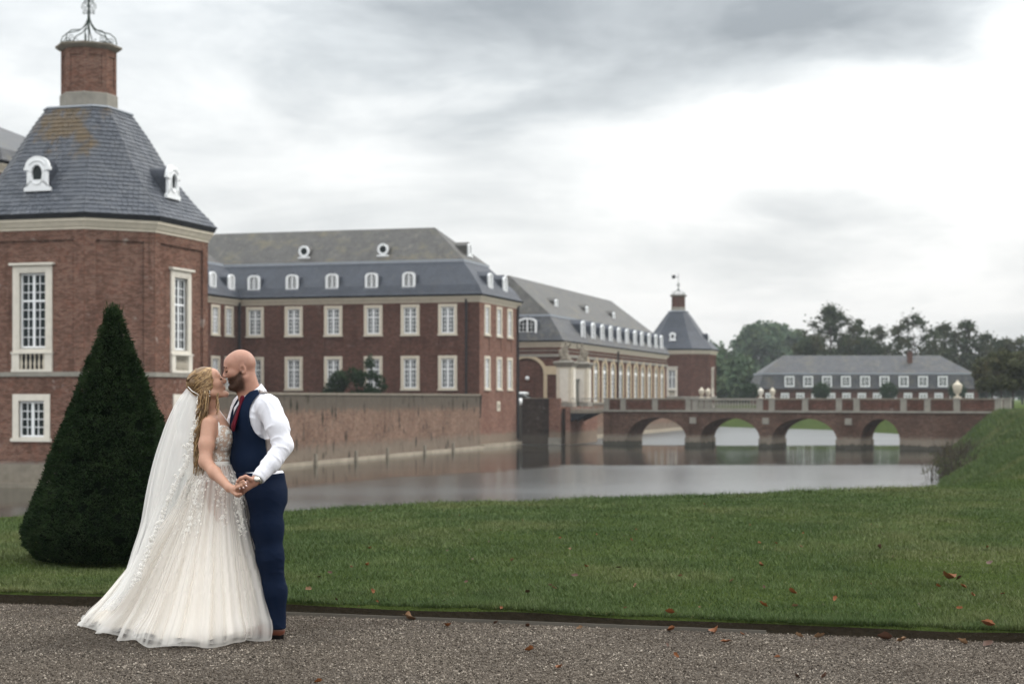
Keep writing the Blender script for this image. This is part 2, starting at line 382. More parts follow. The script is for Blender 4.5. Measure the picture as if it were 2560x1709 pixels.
def ground_z(X, Y):
    d = shore_dist(X, Y) + (vnoise(X, Y, 1.1, 3) - .5) * .25 + (vnoise(X, Y, 5., 4) - .5) * .5 * (Y > 40)
    top = LAWN + .36 * np.clip((Y - 36) / 70, 0, 1) + (vnoise(X, Y, 3., 1) - .5) * .05 + (vnoise(X, Y, .7, 2) - .5) * .02 + (vnoise(X, Y, 6., 7) - .5) * .5 * np.clip((Y - 38) / 30, 0, 1) * np.clip(-d / 1.5, 0, 1)
    s = np.where(Y < 40, .85, .55 + .45 * np.clip((Y - 100) / 32, 0, 1))
    k = np.clip(-d, 0, 9)
    z = top - np.where(k < .6, k * k / 1.2 * s, (k - .3) * s)
    return np.maximum(z, -3.7)
m, t = newmat('lawn_ground'); tc = nd(t, 'NewGeometry').outputs['Position']
n1 = noise(t, tc, .55, 6, .65); n2 = noise(t, tc, 6., 6, .7); n3 = noise(t, tc, 40., 3, .6)
c = mixc(t, n1, (.045, .068, .018), (.085, .115, .032)); c = mixc(t, mrange(t, n2, .35, .7, 0, .7), c, (.09, .125, .036))
c = mixc(t, mrange(t, noise(t, scl(t, tc, (1, .35, 1)), 1.6, 5, .7), .55, .75, 0, .6), c, (.105, .115, .05))
c = mixc(t, mrange(t, noise(t, scl(t, tc, (1, .5, 2)), .5, 5, .7), .5, .72, 0, .75), c, (.04, .055, .018)); c = mixc(t, mrange(t, noise(t, tc, 1.7, 5, .75), .55, .75, 0, .6), c, (.13, .14, .06))
finish(t, c, .8, mth(t, 'ADD', mth(t, 'ADD', n2, n3), noise(t, tc, 1.5, 4)), 1.0, .12, .0); M['lawn'] = m
m, t = newmat('soil'); tc = nd(t, 'NewGeometry').outputs['Position']; n = noise(t, tc, 30., 5)
finish(t, mixc(t, n, (.008, .007, .005), (.028, .022, .015)), .95, n, .8, .03, 0.0); M['soil'] = m
m, t = newmat('grass_blade'); a = nd(t, 'Attribute', None, attribute_name='rnd').outputs['Fac']; tc = nd(t, 'NewGeometry').outputs['Position']
c = mixc(t, a, (.036, .062, .020), (.122, .165, .057)); c = mixc(t, mrange(t, a, .93, 1), c, (.2, .19, .09))
c = mixc(t, mrange(t, noise(t, tc, .8, 4, .6), .35, .65, 0, .55), c, (.035, .065, .02))
c = mixc(t, mrange(t, noise(t, scl(t, tc, (1, .6, 1)), .35, 4, .6), .48, .66, 0, .6), c, (.16, .165, .07)); c = mixc(t, mrange(t, noise(t, tc, 2.6, 5, .7), .5, .7, 0, .6), c, (.024, .044, .012))
finish(t, c, .4, None, spec=.07); M['blade'] = m
m, t = newmat('gravel_bed'); tc = nd(t, 'NewGeometry').outputs['Position']
vo = nd(t, 'TexVoronoi', {'Vector': tc, 'Scale': 85.}); n = noise(t, tc, .7, 5); n2 = noise(t, tc, 25., 4)
cs = nd(t, 'SeparateXYZ', {0: vo.outputs['Color']}).outputs[0]
c = mixc(t, cs, (.04, .034, .029), (.19, .165, .14)); c = mixc(t, mrange(t, n2, .35, .7, 0, .6), c, (.038, .031, .026)); c = mixc(t, mrange(t, n, .4, .65, 0, .45), c, (.12, .10, .08))
finish(t, c, .9, mth(t, 'MULTIPLY', vo.outputs['Distance'], -1), .9, .012, .0); M['gravel'] = m
m, t = newmat('gravel_stone'); r_ = nd(t, 'NewGeometry').outputs['Random Per Island']
cr = nd(t, 'ValToRGB', {0: r_}); cr.color_ramp.elements[0].color = (.03, .025, .021, 1); cr.color_ramp.elements[1].color = (.46, .405, .34, 1)
e = cr.color_ramp.elements.new(.55); e.color = (.14, .118, .097, 1); e = cr.color_ramp.elements.new(.86); e.color = (.235, .20, .165, 1)
finish(t, mixc(t, mrange(t, noise(t, nd(t, 'NewGeometry').outputs['Position'], 1.1, 4, .6), .4, .65, 0, .5), cr.outputs[0], (.06, .048, .038)), .85, None, spec=.0); M['stone_chip'] = m
m, t = newmat('moat_water'); tc = nd(t, 'NewGeometry').outputs['Position']
b1 = noise(t, scl(t, tc, (.45, 1.0, 1)), .9, 4, .6, .4); b2 = noise(t, scl(t, tc, (.5, 1., 1)), 3.0, 3, .6)
pz = noise(t, scl(t, tc, (.3, 1, 1)), .06, 3)
sp_ = nd(t, 'SeparateXYZ', {0: tc}); yb = mth(t, 'ADD', mth(t, 'ADD', mth(t, 'MINIMUM', mth(t, 'MULTIPLY', mth(t, 'SUBTRACT', sp_.outputs[0], 4.0), 1.7), 0.0), 108.0), mth(t, 'MULTIPLY', mth(t, 'SUBTRACT', noise(t, scl(t, tc, (.12, .5, 1)), .8, 4), .5), 12.0))
wind = mth(t, 'MAXIMUM', mrange(t, mth(t, 'SUBTRACT', yb, sp_.outputs[1]), -3, 3), mth(t, 'MULTIPLY', mrange(t, sp_.outputs[1], 150, 160), 2.4))   # wind-ruffled stretches of the moat
bm_ = nd(t, 'Bump', {'Strength': mth(t, 'ADD', mth(t, 'MULTIPLY', wind, .18), .08), 'Distance': .1, 'Height': mth(t, 'ADD', b1, mth(t, 'MULTIPLY', b2, .45))})
p = nd(t, 'BsdfPrincipled', {'Base Color': (.014, .015, .012), 'Roughness': mth(t, 'ADD', mrange(t, pz, .35, .65, .05, .10), mth(t, 'MULTIPLY', wind, .13)), 'IOR': 2.2, 'Specular IOR Level': .5, 'Normal': bm_.outputs[0]})
t.links.new(p.outputs[0], nd(t, 'OutputMaterial').inputs[0]); M['water'] = m

aa = np.concatenate([np.arange(-90, -20, 4.), np.arange(-20, -8, 1.), np.arange(-8, 16, .22), np.arange(16, 60, 1.), np.arange(60, 150, 5.)])
bb = np.concatenate([[.07, .10, .14], np.arange(.2, 18, .2), np.arange(18, 40, .6), np.arange(40, 150, 1.2), np.arange(150, 300, 5.)])
A, B = np.meshgrid(aa, bb); jit = (vnoise(A, A * 0, .09, 5) - .5) * .03 + (vnoise(A, A * 0, .6, 6) - .5) * .05
X, Y = ew(A, B + jit * (B < .11)); Z = ground_z(X, Y); Z = Z - .022 * (B < .08)
na, nb = len(aa), len(bb); idx = np.arange(na * nb).reshape(nb, na)
q = np.stack([idx[:-1, :-1], idx[:-1, 1:], idx[1:, 1:], idx[1:, :-1]], -1).reshape(-1, 4)
o = link('lawn', meshdata('lawn', np.stack([X, Y, Z], -1).reshape(-1, 3), q, 'lawn', True)); tag(o, kind='structure')
# cut turf edge
co = np.concatenate([np.stack([X[0], Y[0], Z[0]], -1), np.stack([X[0] - .075 * UY[0] + .01 * np.sin(A[0] * 40), Y[0] - .075 * UY[1] + .006 * np.sin(A[0] * 23), Z[0] * 0 - .012], -1)])
i = np.arange(na - 1); q = np.stack([i + na, i + na + 1, i + 1, i], -1)
o = link('turf_edge', meshdata('turf_edge', co, q, 'soil', True)); tag(o, kind='structure')
mb = MB(); P = [ew(-90, -.02), ew(-90, -90), ew(150, -90), ew(150, -.02)]
mb.add([(p[0], p[1], 0) for p in (P[0], P[1], P[2], P[3])], [(0, 1, 2, 3)]); tag(mb.build('gravel_path', 'gravel'), kind='structure')
mb = MB(); mb.add([(-260, 5, -2.8), (260, 5, -2.8), (260, 420, -2.8), (-260, 420, -2.8)], [(0, 1, 2, 3)]); tag(mb.build('moat_water', 'water'), kind='structure')
mb = MB(); mb.slab([(-1500, 299), (1500, 299), (1500, 1600), (-1500, 1600)], -3.9, .3)
tag(mb.build('far_ground', 'lawn'), kind='structure')
mb = MB(); g = [pw(-120, .3), pw(-.3, .3), pw(-.3, 11.5), pw(-120, 11.5)]; mb.slab([p[:2] for p in g], -3.6, .7); g = [pw(-120, 11.52), pw(-.02, 11.52), pw(-.02, 13.9), pw(.88, 13.9), pw(.88, 109), pw(-120, 109)]; mb.slab([p[:2] for p in g], -3.6, .7)
g = [pw(-120, -56), pw(-.35, -56), pw(-.35, -.02), pw(-120, -.02)]; mb.slab([p[:2] for p in g], -3.6, 1.25)
tag(mb.build('courtyard_ground', 'gravel'), kind='structure')
# steel edging strip beside the turf
mb = MB(); a_, b_ = ew(1.1, -.035), ew(5.6, -.035)
mb.loft([[(p[0] + UY[0] * d, p[1] + UY[1] * d, z) for d, z in ((0, -.02), (.012, -.02), (.012, .022), (0, .022))] for p in (a_, b_)])
o = mb.build('edging_strip', plain('edging', (.11, .1, .085), .7)); tag(o, 'thin weathered edging strip between gravel and turf', 'edging')

# ------------------------------------------------------------------ pavilion towers
def tall_window(w, z_open0, z_open1, sill, hood, sw, split, tilt, detail):
    """stone surround with balustrade below; origin at bottom of opening, centre; -y is outward"""
    H = z_open1 - z_open0; mb = MB()
    mb.ring(rect(-w / 2 - sw, w / 2 + sw, -.16, H + .36), rect(-w / 2, w / 2, 0, H), -.07, .26)
    mb.ring(rect(-w / 2 - sw + .1, w / 2 + sw - .1, .02, H + .26), rect(-w / 2 - .1, w / 2 + .1, .021, H + .1), -.09, -.06)
    mb.box(-w / 2 - sw - .13, w / 2 + sw + .13, -.22, .05, H + .362, H + .47)
    mb.box(-w / 2 - sw - .06, w / 2 + sw + .06, -.16, .05, -.25, -.162)
    if sill:
        for s in (-1, 1): mb.box(s * (w / 2 - .02), s * (w / 2 + sw + .02), -.12, .1, -1.0, -.252)
        mb.box(-w / 2 - sw - .04, w / 2 + sw + .04, -.15, .1, -1.12, -1.002)
        mb.box(-w / 2 + .0, w / 2, .10, .14, -1.0, -.25)
    subs = []
    fr, xs, zb = frame_bars(w, .03, H - .02, 4, (5, 3), .12, .18, .09, .036, (H * split,), .13)
    subs.append(('frame', fr.mesh('frame', 'white'), (0, 0, 0)))
    for x0, x1, za, zc, mt in panes_grid(xs, zb, (5, 3), 'glass'):
        subs.append(('pane', pane_mesh(x1 - x0 - .028, zc - za - .028, mt), ((x0 + x1) / 2, .152, (za + zc) / 2)))
    if sill:
        n = 6; prof = [(.055, -1.0), (.06, -.95), (.035, -.9), (.065, -.76), (.06, -.68), (.03, -.5), (.028, -.4), (.055, -.32), (.055, -.25)]
        bl = MB().lathe(prof, 8).mesh('baluster', 'stone', smooth=True)
        for i in range(n): subs.append(('baluster', bl, (-w / 2 + w * (i + .5) / n, -.02, 0)))
        subs.append(('shaded_recess', MB().box(-w / 2, w / 2, .095, .10, -1.0, -.25).mesh('shaded_recess', 'gutter'), (0, 0, 0)))  # thin dark sheet painted in for the shade behind the balusters
    return ('window', mb.mesh('window_surround', 'stone_pale'), subs)
def low_window(w, H, sw):
    mb = MB(); mb.ring(rect(-w / 2 - sw, w / 2 + sw, -.02, H + .32), rect(-w / 2, w / 2, .02, H), -.06, .26)
    mb.box(-w / 2 - sw - .08, w / 2 + sw + .08, -.13, .05, -.18, -.022)
    fr, xs, zb = frame_bars(w, .03, H - .02, 4, (4,), .12, .18, .10, .04, (), .15)
    subs = [('frame', fr.mesh('frame', 'white'), (0, 0, 0))]
    for x0, x1, za, zc, mt in panes_grid(xs, zb, (4,), 'glass'):
        subs.append(('pane', pane_mesh(x1 - x0 - .03, zc - za - .03, mt), ((x0 + x1) / 2, .152, (za + zc) / 2)))
    return ('window', mb.mesh('window_surround', 'stone_pale'), subs)
def oval_dormer(s=1.0, back=2.2):
    """white dormer front with an oval light and a slated barrel hood behind it; origin at its foot"""
    n = 16; w = 1.12 * s; zs = 1.02 * s; rise = .52 * s
    outer = [(-.72 * s, 0), (.72 * s, 0), (.72 * s, .16 * s), (.56 * s, .22 * s), (.56 * s, zs), (.72 * s, zs), (.72 * s, zs + .14 * s)] + \
            [(.66 * s * math.cos(math.pi * i / n), zs + .16 * s + rise * math.sin(math.pi * i / n)) for i in range(n + 1)] + \
            [(-.72 * s, zs + .14 * s), (-.72 * s, zs), (-.56 * s, zs), (-.56 * s, .22 * s), (-.72 * s, .16 * s)]
    cz = .82 * s; ang = [math.atan2((p[1] - cz) / .46, p[0] / .32) for p in outer]
    inner = [(.30 * s * math.cos(a), cz + .44 * s * math.sin(a)) for a in ang]
    mb = MB().ring(outer, inner, -.10 * s, .06 * s)
    om = [(.31 * s * math.cos(2 * math.pi * i / 24), cz + .455 * s * math.sin(2 * math.pi * i / 24)) for i in range(24)]
    mb.ring([(p[0] * 1.2, cz + (p[1] - cz) * 1.14) for p in om], om, -.14 * s, -.09 * s)
    arcm = [(.46 * s * math.cos(math.pi * (.12 + .76 * i / 10)), cz + .34 * s + .32 * s * math.sin(math.pi * (.12 + .76 * i / 10))) for i in range(11)]
    mb.tube([(p[0], -.12 * s, p[1]) for p in arcm], .035 * s, 5)
    pn = MB().prism(om, .0, .012).mesh('pane', 'glass')
    hd = archpoly(1.0 * s, .1, zs + .1, .48 * s, 10); k = len(hd)
    hood = MB().loft([[(p[0], .055 * s, p[1]) for p in hd], [(p[0] * 1.0, back * .45, p[1]) for p in hd], [(p[0] * 1.25, back, p[1] * 1.02 + .12) for p in hd]], cap=True)
    return ('dormer', mb.mesh('dormer_front', 'white'), [('pane', pn, (0, 0, 0)), ('hood', hood.mesh('hood', 'slate'), (0, 0, 0))])

def octa(c, h, ch):     # chamfered square, starting at front-left of the front face, counter-clockwise
    a = h - ch
    return [(c[0] + x, c[1] + y) for x, y in ((-a, -h), (a, -h), (h, -a), (h, a), (a, h), (-a, h), (-h, a), (-h, -a))]
def pavilion(name, label, c, h, ch, zb, eave, collar, chim, mats, slates, dz=0.0, k=1.0):
    root = palace(name, label, 'tower', (c[0], c[1], zb))
    pts = octa(c, h, ch); mb = MB(); wins = []
    zt = eave - .7
    for i in range(8):
        p, q = pts[i], pts[(i + 1) % 8]; L = math.dist(p, q); ax = norm2((q[0] - p[0], q[1] - p[1])); rz = math.atan2(ax[1], ax[0]); nx, ny = ax[1], -ax[0]
        rc = []; mid = L / 2
        if i in (0, 2, 4, 6):
            rc.append((.55, L - .55, 2.8 + dz, zt - .5, .11, False))
            rc.append((mid - .715 * k, mid + .715 * k, 3.9 + dz - 1.0, 3.9 + dz + 3.66 * k, .3, True)); rc.append((mid - .7 * k, mid + .7 * k, -.41 + dz, 1.38 + dz, .3, True))
            for z, kind in ((3.9 + dz, 't'), (-.41 + dz, 'l')):
                d = .11 if kind == 't' else 0
                wins.append((kind, (p[0] + ax[0] * mid - nx * d, p[1] + ax[1] * mid - ny * d, z), rz))
        else: rc.append((.55, L - .55, 2.8 + dz, zt - .5, .11, False))
        wall(mb, p, ax, L, zb, zt, rc)
    mb.build('wall', mats[0], root)
    def band(hh0, hh1, z0, z1, nm, mat):
        b = MB(); s_ = MB()
        a0 = ch * hh0 / h; b.loft([[(x, y, z) for x, y in octa(c, hh, ch * hh / h)] for hh, z in ((hh0, z0), (hh1, z1))]); return b.build(nm, mat, root)
    mbc = MB()
    for hh0, hh1, z0, z1 in ((h + .04, h + .05, zt - .02, zt + .12), (h + .10, h + .22, zt + .12, zt + .36), (h + .26, h + .28, zt + .36, zt + .5)):
        mbc.loft([[(x, y, z) for x, y in octa(c, hh, ch * hh / h)] for hh, z in ((hh0, z0), (hh1, z1))])
    mbc.build('cornice', 'stone', root)
    band(h + .31, h + .40, zt + .5, zt + .72, 'gutter', 'gutter')
    band(h + .09, h + .09, 2.55 + dz, 2.77 + dz, 'string_course', 'stone_grey')
    band(h + .12, h + .10, zb, zb + 1.1, 'plinth', 'stone_old')
    band(h + .5, h + .5, zb - .2, zb + .22, 'ledge', 'stone_old')
    tw = tall_window(1.43 * k, 0, 3.66 * k, True, True, .36 * k, .63, True, True); lw = low_window(1.4 * k, 1.79, .32 * k)
    for kind, loc, rz in wins: put(root, tw if kind == 't' else lw, loc, rz)
    # roof: concave profile, stepped courses
    z0, z1 = eave + .02, collar; e0, e1 = h + .42, 1.77 * k
    def prof(s):     # s 0 at eave, 1 at collar
        lin = e0 + (e1 - e0) * s
        return lin - .42 * max(0.0, math.sin(math.pi * min(1, s))) ** 1.2 * (1 - s) * 1.2 - .0, z0 + (z1 - z0) * s
    def rp(i, s, u, off=0.0):   # point on roof face i, course s, fraction u, lifted by off
        hh, z = prof(s); ps = octa(c, hh + off * .7, (ch * (1 - s) + .56 * k * s) * hh / (h * (1 - s) + e1 * s) if True else ch); ps2 = ps
        a, b = ps2[i], ps2[(i + 1) % 8]
        return (a[0] + (b[0] - a[0]) * u, a[1] + (b[1] - a[1]) * u, z + off * .7)
    rows = int(26 if slates else 14)
    body = MB(); body.loft([[rp(i, s / 12, 0) for i in range(8)] for s in range(13)]); roof = body.build('roof', 'slate_tower' if slates else 'slate', root)
    if slates:
        cand = []
        for i in range(8):
            for r in range(rows):
                s0, s1 = r / rows, (r + 1.35) / rows
                wid = math.dist(rp(i, s0, 0), rp(i, s0, 1)); n = max(2, round(wid / .27))
                for q in range(n + (r % 2)):
                    u0, u1 = (q - (r % 2) * .5) / n, (q + 1 - (r % 2) * .5) / n; u0, u1 = max(0, u0), min(1, u1); g = .012 / wid
                    du = random.uniform(-.01, .01) / wid; l0 = .038 + random.uniform(0, .018)
                    s1c = min(1.0, s1)
                    pts8 = [rp(i, s0 + random.uniform(-.003, .003), u0 + g, l0), rp(i, s0 + random.uniform(-.003, .003), u1 - g, l0), rp(i, s1c, u1 - g, .004), rp(i, s1c, u0 + g, .004)]
                    low = [rp(i, s0, u0 + g, .0), rp(i, s0, u1 - g, .0)]
                    cand.append((i, pts8, low))
        vis = [x for x in cand if x[0] in (0, 1, 2)]
        wp = lambda p_: pw(p_[0], p_[1], p_[2])
        def sized(x):
            p_ = [wp(a) for a in x[1]]; pr = [(4200 * a[0] / a[1], 4200 * (a[2] - 1.5) / a[1]) for a in p_]
            return abs(sum(pr[j][0] * pr[(j + 1) % 4][1] - pr[(j + 1) % 4][0] * pr[j][1] for j in range(4)))
        inview = [x for x in vis if 1280 + 4200 * wp(x[1][0])[0] / wp(x[1][0])[1] > 0]
        inview.sort(key=sized, reverse=True); own = inview[:295]; ids = {id(x) for x in own}
        F = [(0, 1, 2, 3), (4, 5, 1, 0), (4, 0, 3), (5, 2, 1)]
        for x in own: MB().add(x[1] + x[2], F).build('slate', 'slate_tower', roof)
        rest = MB()
        for x in cand:
            if id(x) not in ids: rest.add(x[1] + x[2], F)
        tag(rest.build('slates', 'slate_tower', roof), kind='stuff')
    cm = MB(); cm.loft([[(x, y, z) for x, y in octa(c, hh, hh * .3)] for hh, z in ((e1 + .02, collar - .05), (e1 + .1, collar + .02), (e1 + .06, collar + .1), (1.38 * k, collar + .16))]); cm.build('collar', 'lead', root)
    hc = 1.33 * k; cc = .42 * k * 1.9
    sm = MB(); sm.loft([[(x, y, z) for x, y in octa(c, hh, cc * hh / hc)] for hh, z in ((hc + .03, collar + .14), (hc + .03, collar + .85 * k), (hc, collar + .9 * k))]); 
    chm = MB(); pc = octa(c, hc - .02, cc)
    for i in range(8):
        p, q = pc[i], pc[(i + 1) % 8]; L = math.dist(p, q)
        wall(chm, p, (q[0] - p[0], q[1] - p[1]), L, collar + .88 * k, chim - .2, [(.22, L - .22, collar + 1.2 * k, chim - .55, .06, False)])
    cho = chm.build('chimney', mats[0], root); sm.build('chimney_base', 'stone_grey', cho)
    cp = MB(); cp.loft([[(x, y, z) for x, y in octa(c, hh, cc * hh / hc)] for hh, z in ((hc, chim - .22), (hc + .1, chim - .16), (hc + .24, chim - .05), (hc + .24, chim + .04), (hc - .2, chim + .06))]); cp.build('chimney_cap', 'stone_old', cho)
    # wrought iron crown: eight ogee ribs with scrolls, a stem and a finial
    cr_ = MB(); H = 1.2 * k
    for i in range(8):
        a = math.pi / 8 + i * math.pi / 4; ca, sa = math.cos(a), math.sin(a)
        prof_ = [(1.34, .04), (1.40, .28), (1.33, .52), (1.08, .74), (.80, .80), (.52, .86), (.30, 1.02), (.14, 1.25), (.05, 1.5), (.03, 1.75)]
        P = []
        for j in range(len(prof_) * 3 - 2):
            f = j / 3; i0 = min(int(f), len(prof_) - 2); g = f - i0
            r_, z_ = (prof_[i0][d] * (1 - g) + prof_[i0 + 1][d] * g for d in (0, 1)); P.append((c[0] + r_ * ca * k, c[1] + r_ * sa * k, chim + z_ * k))
        cr_.tube(P, .028 * k, 5)
        for (r0, z0_, sz, sg) in ((1.06, .32, .2, 1), (.95, .14, .1, -1), (1.2, .14, .09, 1)):
            cr_.tube([(c[0] + (r0 + sg * sz * (1 - th / 11) * math.cos(th)) * ca * k, c[1] + (r0 + sg * sz * (1 - th / 11) * math.cos(th)) * sa * k, chim + (z0_ + sz * (1 - th / 11) * math.sin(th)) * k) for th in np.linspace(0, 9, 22)], .018 * k, 4)
        a2 = a + math.pi / 8
        cr_.tube([(c[0] + (1.2 + .2 * math.cos(th)) * math.cos(a2) * k, c[1] + (1.2 + .2 * math.cos(th)) * math.sin(a2) * k, chim + (.12 + .12 * math.sin(th)) * k) for th in np.linspace(0, 5, 12)], .016 * k, 4)
    cr_.tube([(c[0], c[1], chim), (c[0], c[1], chim + 3.1 * k)], .035 * k, 6)
    for z_, s_ in ((1.85, .16), (2.15, .2), (2.42, .13)):
        for i in range(4):
            a = i * math.pi / 2 + .4
            cr_.tube([(c[0] + (s_ + s_ * .8 * (1 - th / 10) * math.cos(th)) * math.cos(a) * k, c[1] + (s_ + s_ * .8 * (1 - th / 10) * math.cos(th)) * math.sin(a) * k, chim + (z_ + s_ * .9 * (1 - th / 10) * math.sin(th)) * k) for th in np.linspace(-1, 8, 18)], .022 * k, 4)
    cr_.lathe([(.02, chim + 1.68 * k), (.09 * k, chim + 1.75 * k), (.02, chim + 1.85 * k)], 8, c)
    cro = cr_.build('iron_crown', 'iron', root)
    if not slates:
        vm_ = MB(); z_ = chim + 3.1 * k
        vm_.tube([(c[0], c[1], z_ - .1), (c[0], c[1], z_ + 1.0)], .03, 5); vm_.box(c[0] - .95, c[0] - .45, c[1] - .03, c[1] + .03, z_ + .25, z_ + .75); vm_.box(c[0] - .5, c[0] + .02, c[1] - .02, c[1] + .02, z_ + .45, z_ + .52)
        vm_.build('weather_vane', 'gutter', cro)
    od = oval_dormer(1.0 * k)
    for i in (0, 2, 4, 6):
        p = rp(i, .22, .5); a = (math.atan2(pts[(i + 1) % 8][1] - pts[i][1], pts[(i + 1) % 8][0] - pts[i][0]))
        put(root, od, (p[0] + math.sin(a) * .12, p[1] - math.cos(a) * .12, p[2] - .05), a)
    return root
TC = (-1.75, -61.75)
pavilion('corner_pavilion', 'large brick corner pavilion with slate roof, chimney and iron crown behind the clipped yew', TC, 5.3, 2.45, -2.8, 10.31, 16.1, 19.45, ('brick_tower',), True)
pavilion('corner_pavilion', 'small distant brick pavilion with weather vane at the far end of the long wing', (-2.0, 104), 5.1, 2.3, -2.8, 8.55, 14.1, 16.5, ('brick_wing',), False, dz=-1.0, k=.72)

# ------------------------------------------------------------------ palace wings
def wing_window(ow=1.72, w=1.2, H=2.3, mat='glass_curtain', stone='stone', rows=(4, 2)):
    sw = (ow - w) / 2; mb = MB(); mb.ring(rect(-w / 2 - sw, w / 2 + sw, -.1, H + .24), rect(-w / 2, w / 2, 0, H), -.05, .2)
    mb.box(-w / 2 - sw - .06, w / 2 + sw + .06, -.12, .05, -.2, -.102)
    fr, xs, zb = frame_bars(w, .01, H - .01, 4, rows, .06, .12, .10, .04, (H * .64,), .16)
    subs = [('frame', fr.mesh('frame', 'white'), (0, 0, 0))]
    for a, b in ((0, 2), (2, 4)):
        for k in (0, 1):
            subs.append(('pane', pane_mesh(xs[b] - xs[a] - .02, zb[k + 1] - zb[k] - .02, mat), ((xs[a] + xs[b]) / 2, .1, (zb[k] + zb[k + 1]) / 2)))
    return ('window', mb.mesh('window_surround', stone), subs)
def arch_dormer(w, h, rise, back, lights=2, hoodmat='slate', peak=True):
    zs = h - rise; outer = archpoly(w, 0, zs, rise, 8); k = (w - .34) / w
    inner = archpoly(w - .44, .18, zs - .08, rise * .8, 8)
    mb = MB().ring(outer, inner, -.06, .1)
    mb.box(-w / 2 - .08, w / 2 + .08, -.12, .08, -.1, .0)
    fr = MB()
    for i in range(1, lights * 2): x = -(w - .34) / 2 + (w - .34) * i / (lights * 2); ww = .15 if i == lights else .035; fr.box(x - ww / 2, x + ww / 2, .0, .06, .12, zs + rise * .6)
    for i in range(1, 4): z = .14 + (zs + rise * .4 - .14) * i / 4; fr.box(-(w - .34) / 2, (w - .34) / 2, .005, .055, z - .016, z + .016)
    pn = MB().prism(inner, .05, .062)
    hp = [(-w / 2 - .1, .05), (w / 2 + .1, .05), (w / 2 + .1, zs + .05), (w / 4, h + .0), (0, h + (.16 if peak else .06)), (-w / 4, h + .0), (-w / 2 - .1, zs + .05)]
    hood = MB().loft([[(x * 1.0, .09, z) for x, z in hp], [(x, back, z) for x, z in hp]])
    return ('dormer', mb.mesh('dormer_front', 'white'), [('frame', fr.mesh('frame', 'white'), (0, 0, 0)), ('pane', pn.mesh('pane', 'glass'), (0, 0, 0)), ('hood', hood.mesh('hood', hoodmat), (0, 0, 0))])
def bullseye(r=.36, back=1.6):
    n = 20; o_ = [(1.45 * r * math.cos(2 * math.pi * i / n), .62 + 1.45 * r * math.sin(2 * math.pi * i / n)) for i in range(n)]; i_ = [(x * .62, .62 + (z - .62) * .62) for x, z in o_]
    mb = MB().ring(o_, i_, -.08, .08); mb.box(-.55, .55, -.08, .08, -.08, .12)
    pn = MB().prism(i_, .03, .045); hd = MB().loft([[(x * 1.05, .085, .62 + (z - .62) * 1.05) for x, z in o_], [(x * 1.05, back, .62 + (z - .62) * 1.05) for x, z in o_]])
    return ('dormer', mb.mesh('round_front', 'white'), [('pane', pn.mesh('pane', 'glass'), (0, 0, 0)), ('hood', hd.mesh('hood', 'slate_moss'), (0, 0, 0))])
def mansard(root, x0, x1, y0, y1, ze, d, zb, zr, lower, upper, hip=None, over=.45, cornice='stone'):
    def rc(i, z, j=None): j = i if j is None else j; return [(x0 + i, y0 + j, z), (x1 - i, y0 + j, z), (x1 - i, y1 - j, z), (x0 + i, y1 - j, z)]
    lo = MB().loft([rc(-over, ze), rc(-over + .22, ze + .28), rc(.12, ze + .9), rc(d * .62, ze + (zb - ze) * .72), rc(d, zb)], cap=False)
    lo = lo.build('roof', lower, root)
    lw = min(x1 - x0, y1 - y0) / 2; hp = lw if hip is None else hip
    if (x1 - x0) < (y1 - y0): top = rc(lw - .06, zr, hp)
    else: top = rc(hp, zr, lw - .06)
    up = MB().loft([rc(d - .14, zb - .04), rc(d - .14, zb + .06), top], cap=True); u_ = up.build('upper_roof', upper, lo)
    fl = MB()
    for a, b, z0, z1 in ((d - .17, d - .17, zb - .14, zb + .1),): fl.loft([rc(a, z0), rc(b, z1)], cap=False)
    fl.build('lead_band', 'lead', lo)
    co = MB().loft([rc(-.03, ze - .62), rc(-.08, ze - .5), rc(-.3, ze - .22), rc(-.34, ze - .1)], cap=True); co.build('cornice', cornice, root)
    gt = MB().loft([rc(-over + .06, ze - .1), rc(-over - .06, ze + .06)], cap=True); gt.build('gutter', 'gutter', root)
    return lo
WW = wing_window(); WL = wing_window(H=2.58, rows=(4, 2))
root = palace('palace_wing', 'long two storey brick wing with blue slate mansard roof behind the moat wall', 'building', (-11, 5.9, -2.8))
FX = (-21.12, -17.36, -13.57, -9.79, -6.35, -2.9); EY = (2.24, 5.89, 9.28); ZT, ZLo = 7.14, 2.38
mb = MB(); W0 = -34.0
rc = []
for x in FX:
    s = x - W0
    rc += [(s - .86, s + .86, 5.75, 6.7, .05, False), (s - .62, s + .62, ZT, ZT + 2.3, .22, True), (s - .62, s + .62, ZLo, ZLo + 2.58, .22, True)]
rc += [(34 - .95, 34, z, z + .05, .04, False) for z in np.arange(2.2, 9.6, .42)] + [(34 - .99, 34 - .95, 2.2, 9.8, .04, False)]
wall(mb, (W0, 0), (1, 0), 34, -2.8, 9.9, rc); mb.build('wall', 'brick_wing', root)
mb = MB(); rc = []
for y in EY: rc += [(y - .7, y + .7, 5.7, 6.75, .06, False), (y - .62, y + .62, ZT, ZT + 2.3, .22, True), (y - .62, y + .62, ZLo, ZLo + 2.58, .22, True)]
rc += [(5.63 - .3, 5.63 + .3, .5, 1.05, .2, True)]
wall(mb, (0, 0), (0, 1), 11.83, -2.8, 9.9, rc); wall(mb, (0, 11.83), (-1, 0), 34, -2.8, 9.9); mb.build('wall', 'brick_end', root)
for x in FX:
    put(root, WW, (x, 0, ZT), 0); put(root, WL, (x, 0, ZLo), 0)
for y in EY:
    put(root, WW, (0, y, ZT), R(90)); put(root, WL, (0, y, ZLo), R(90))
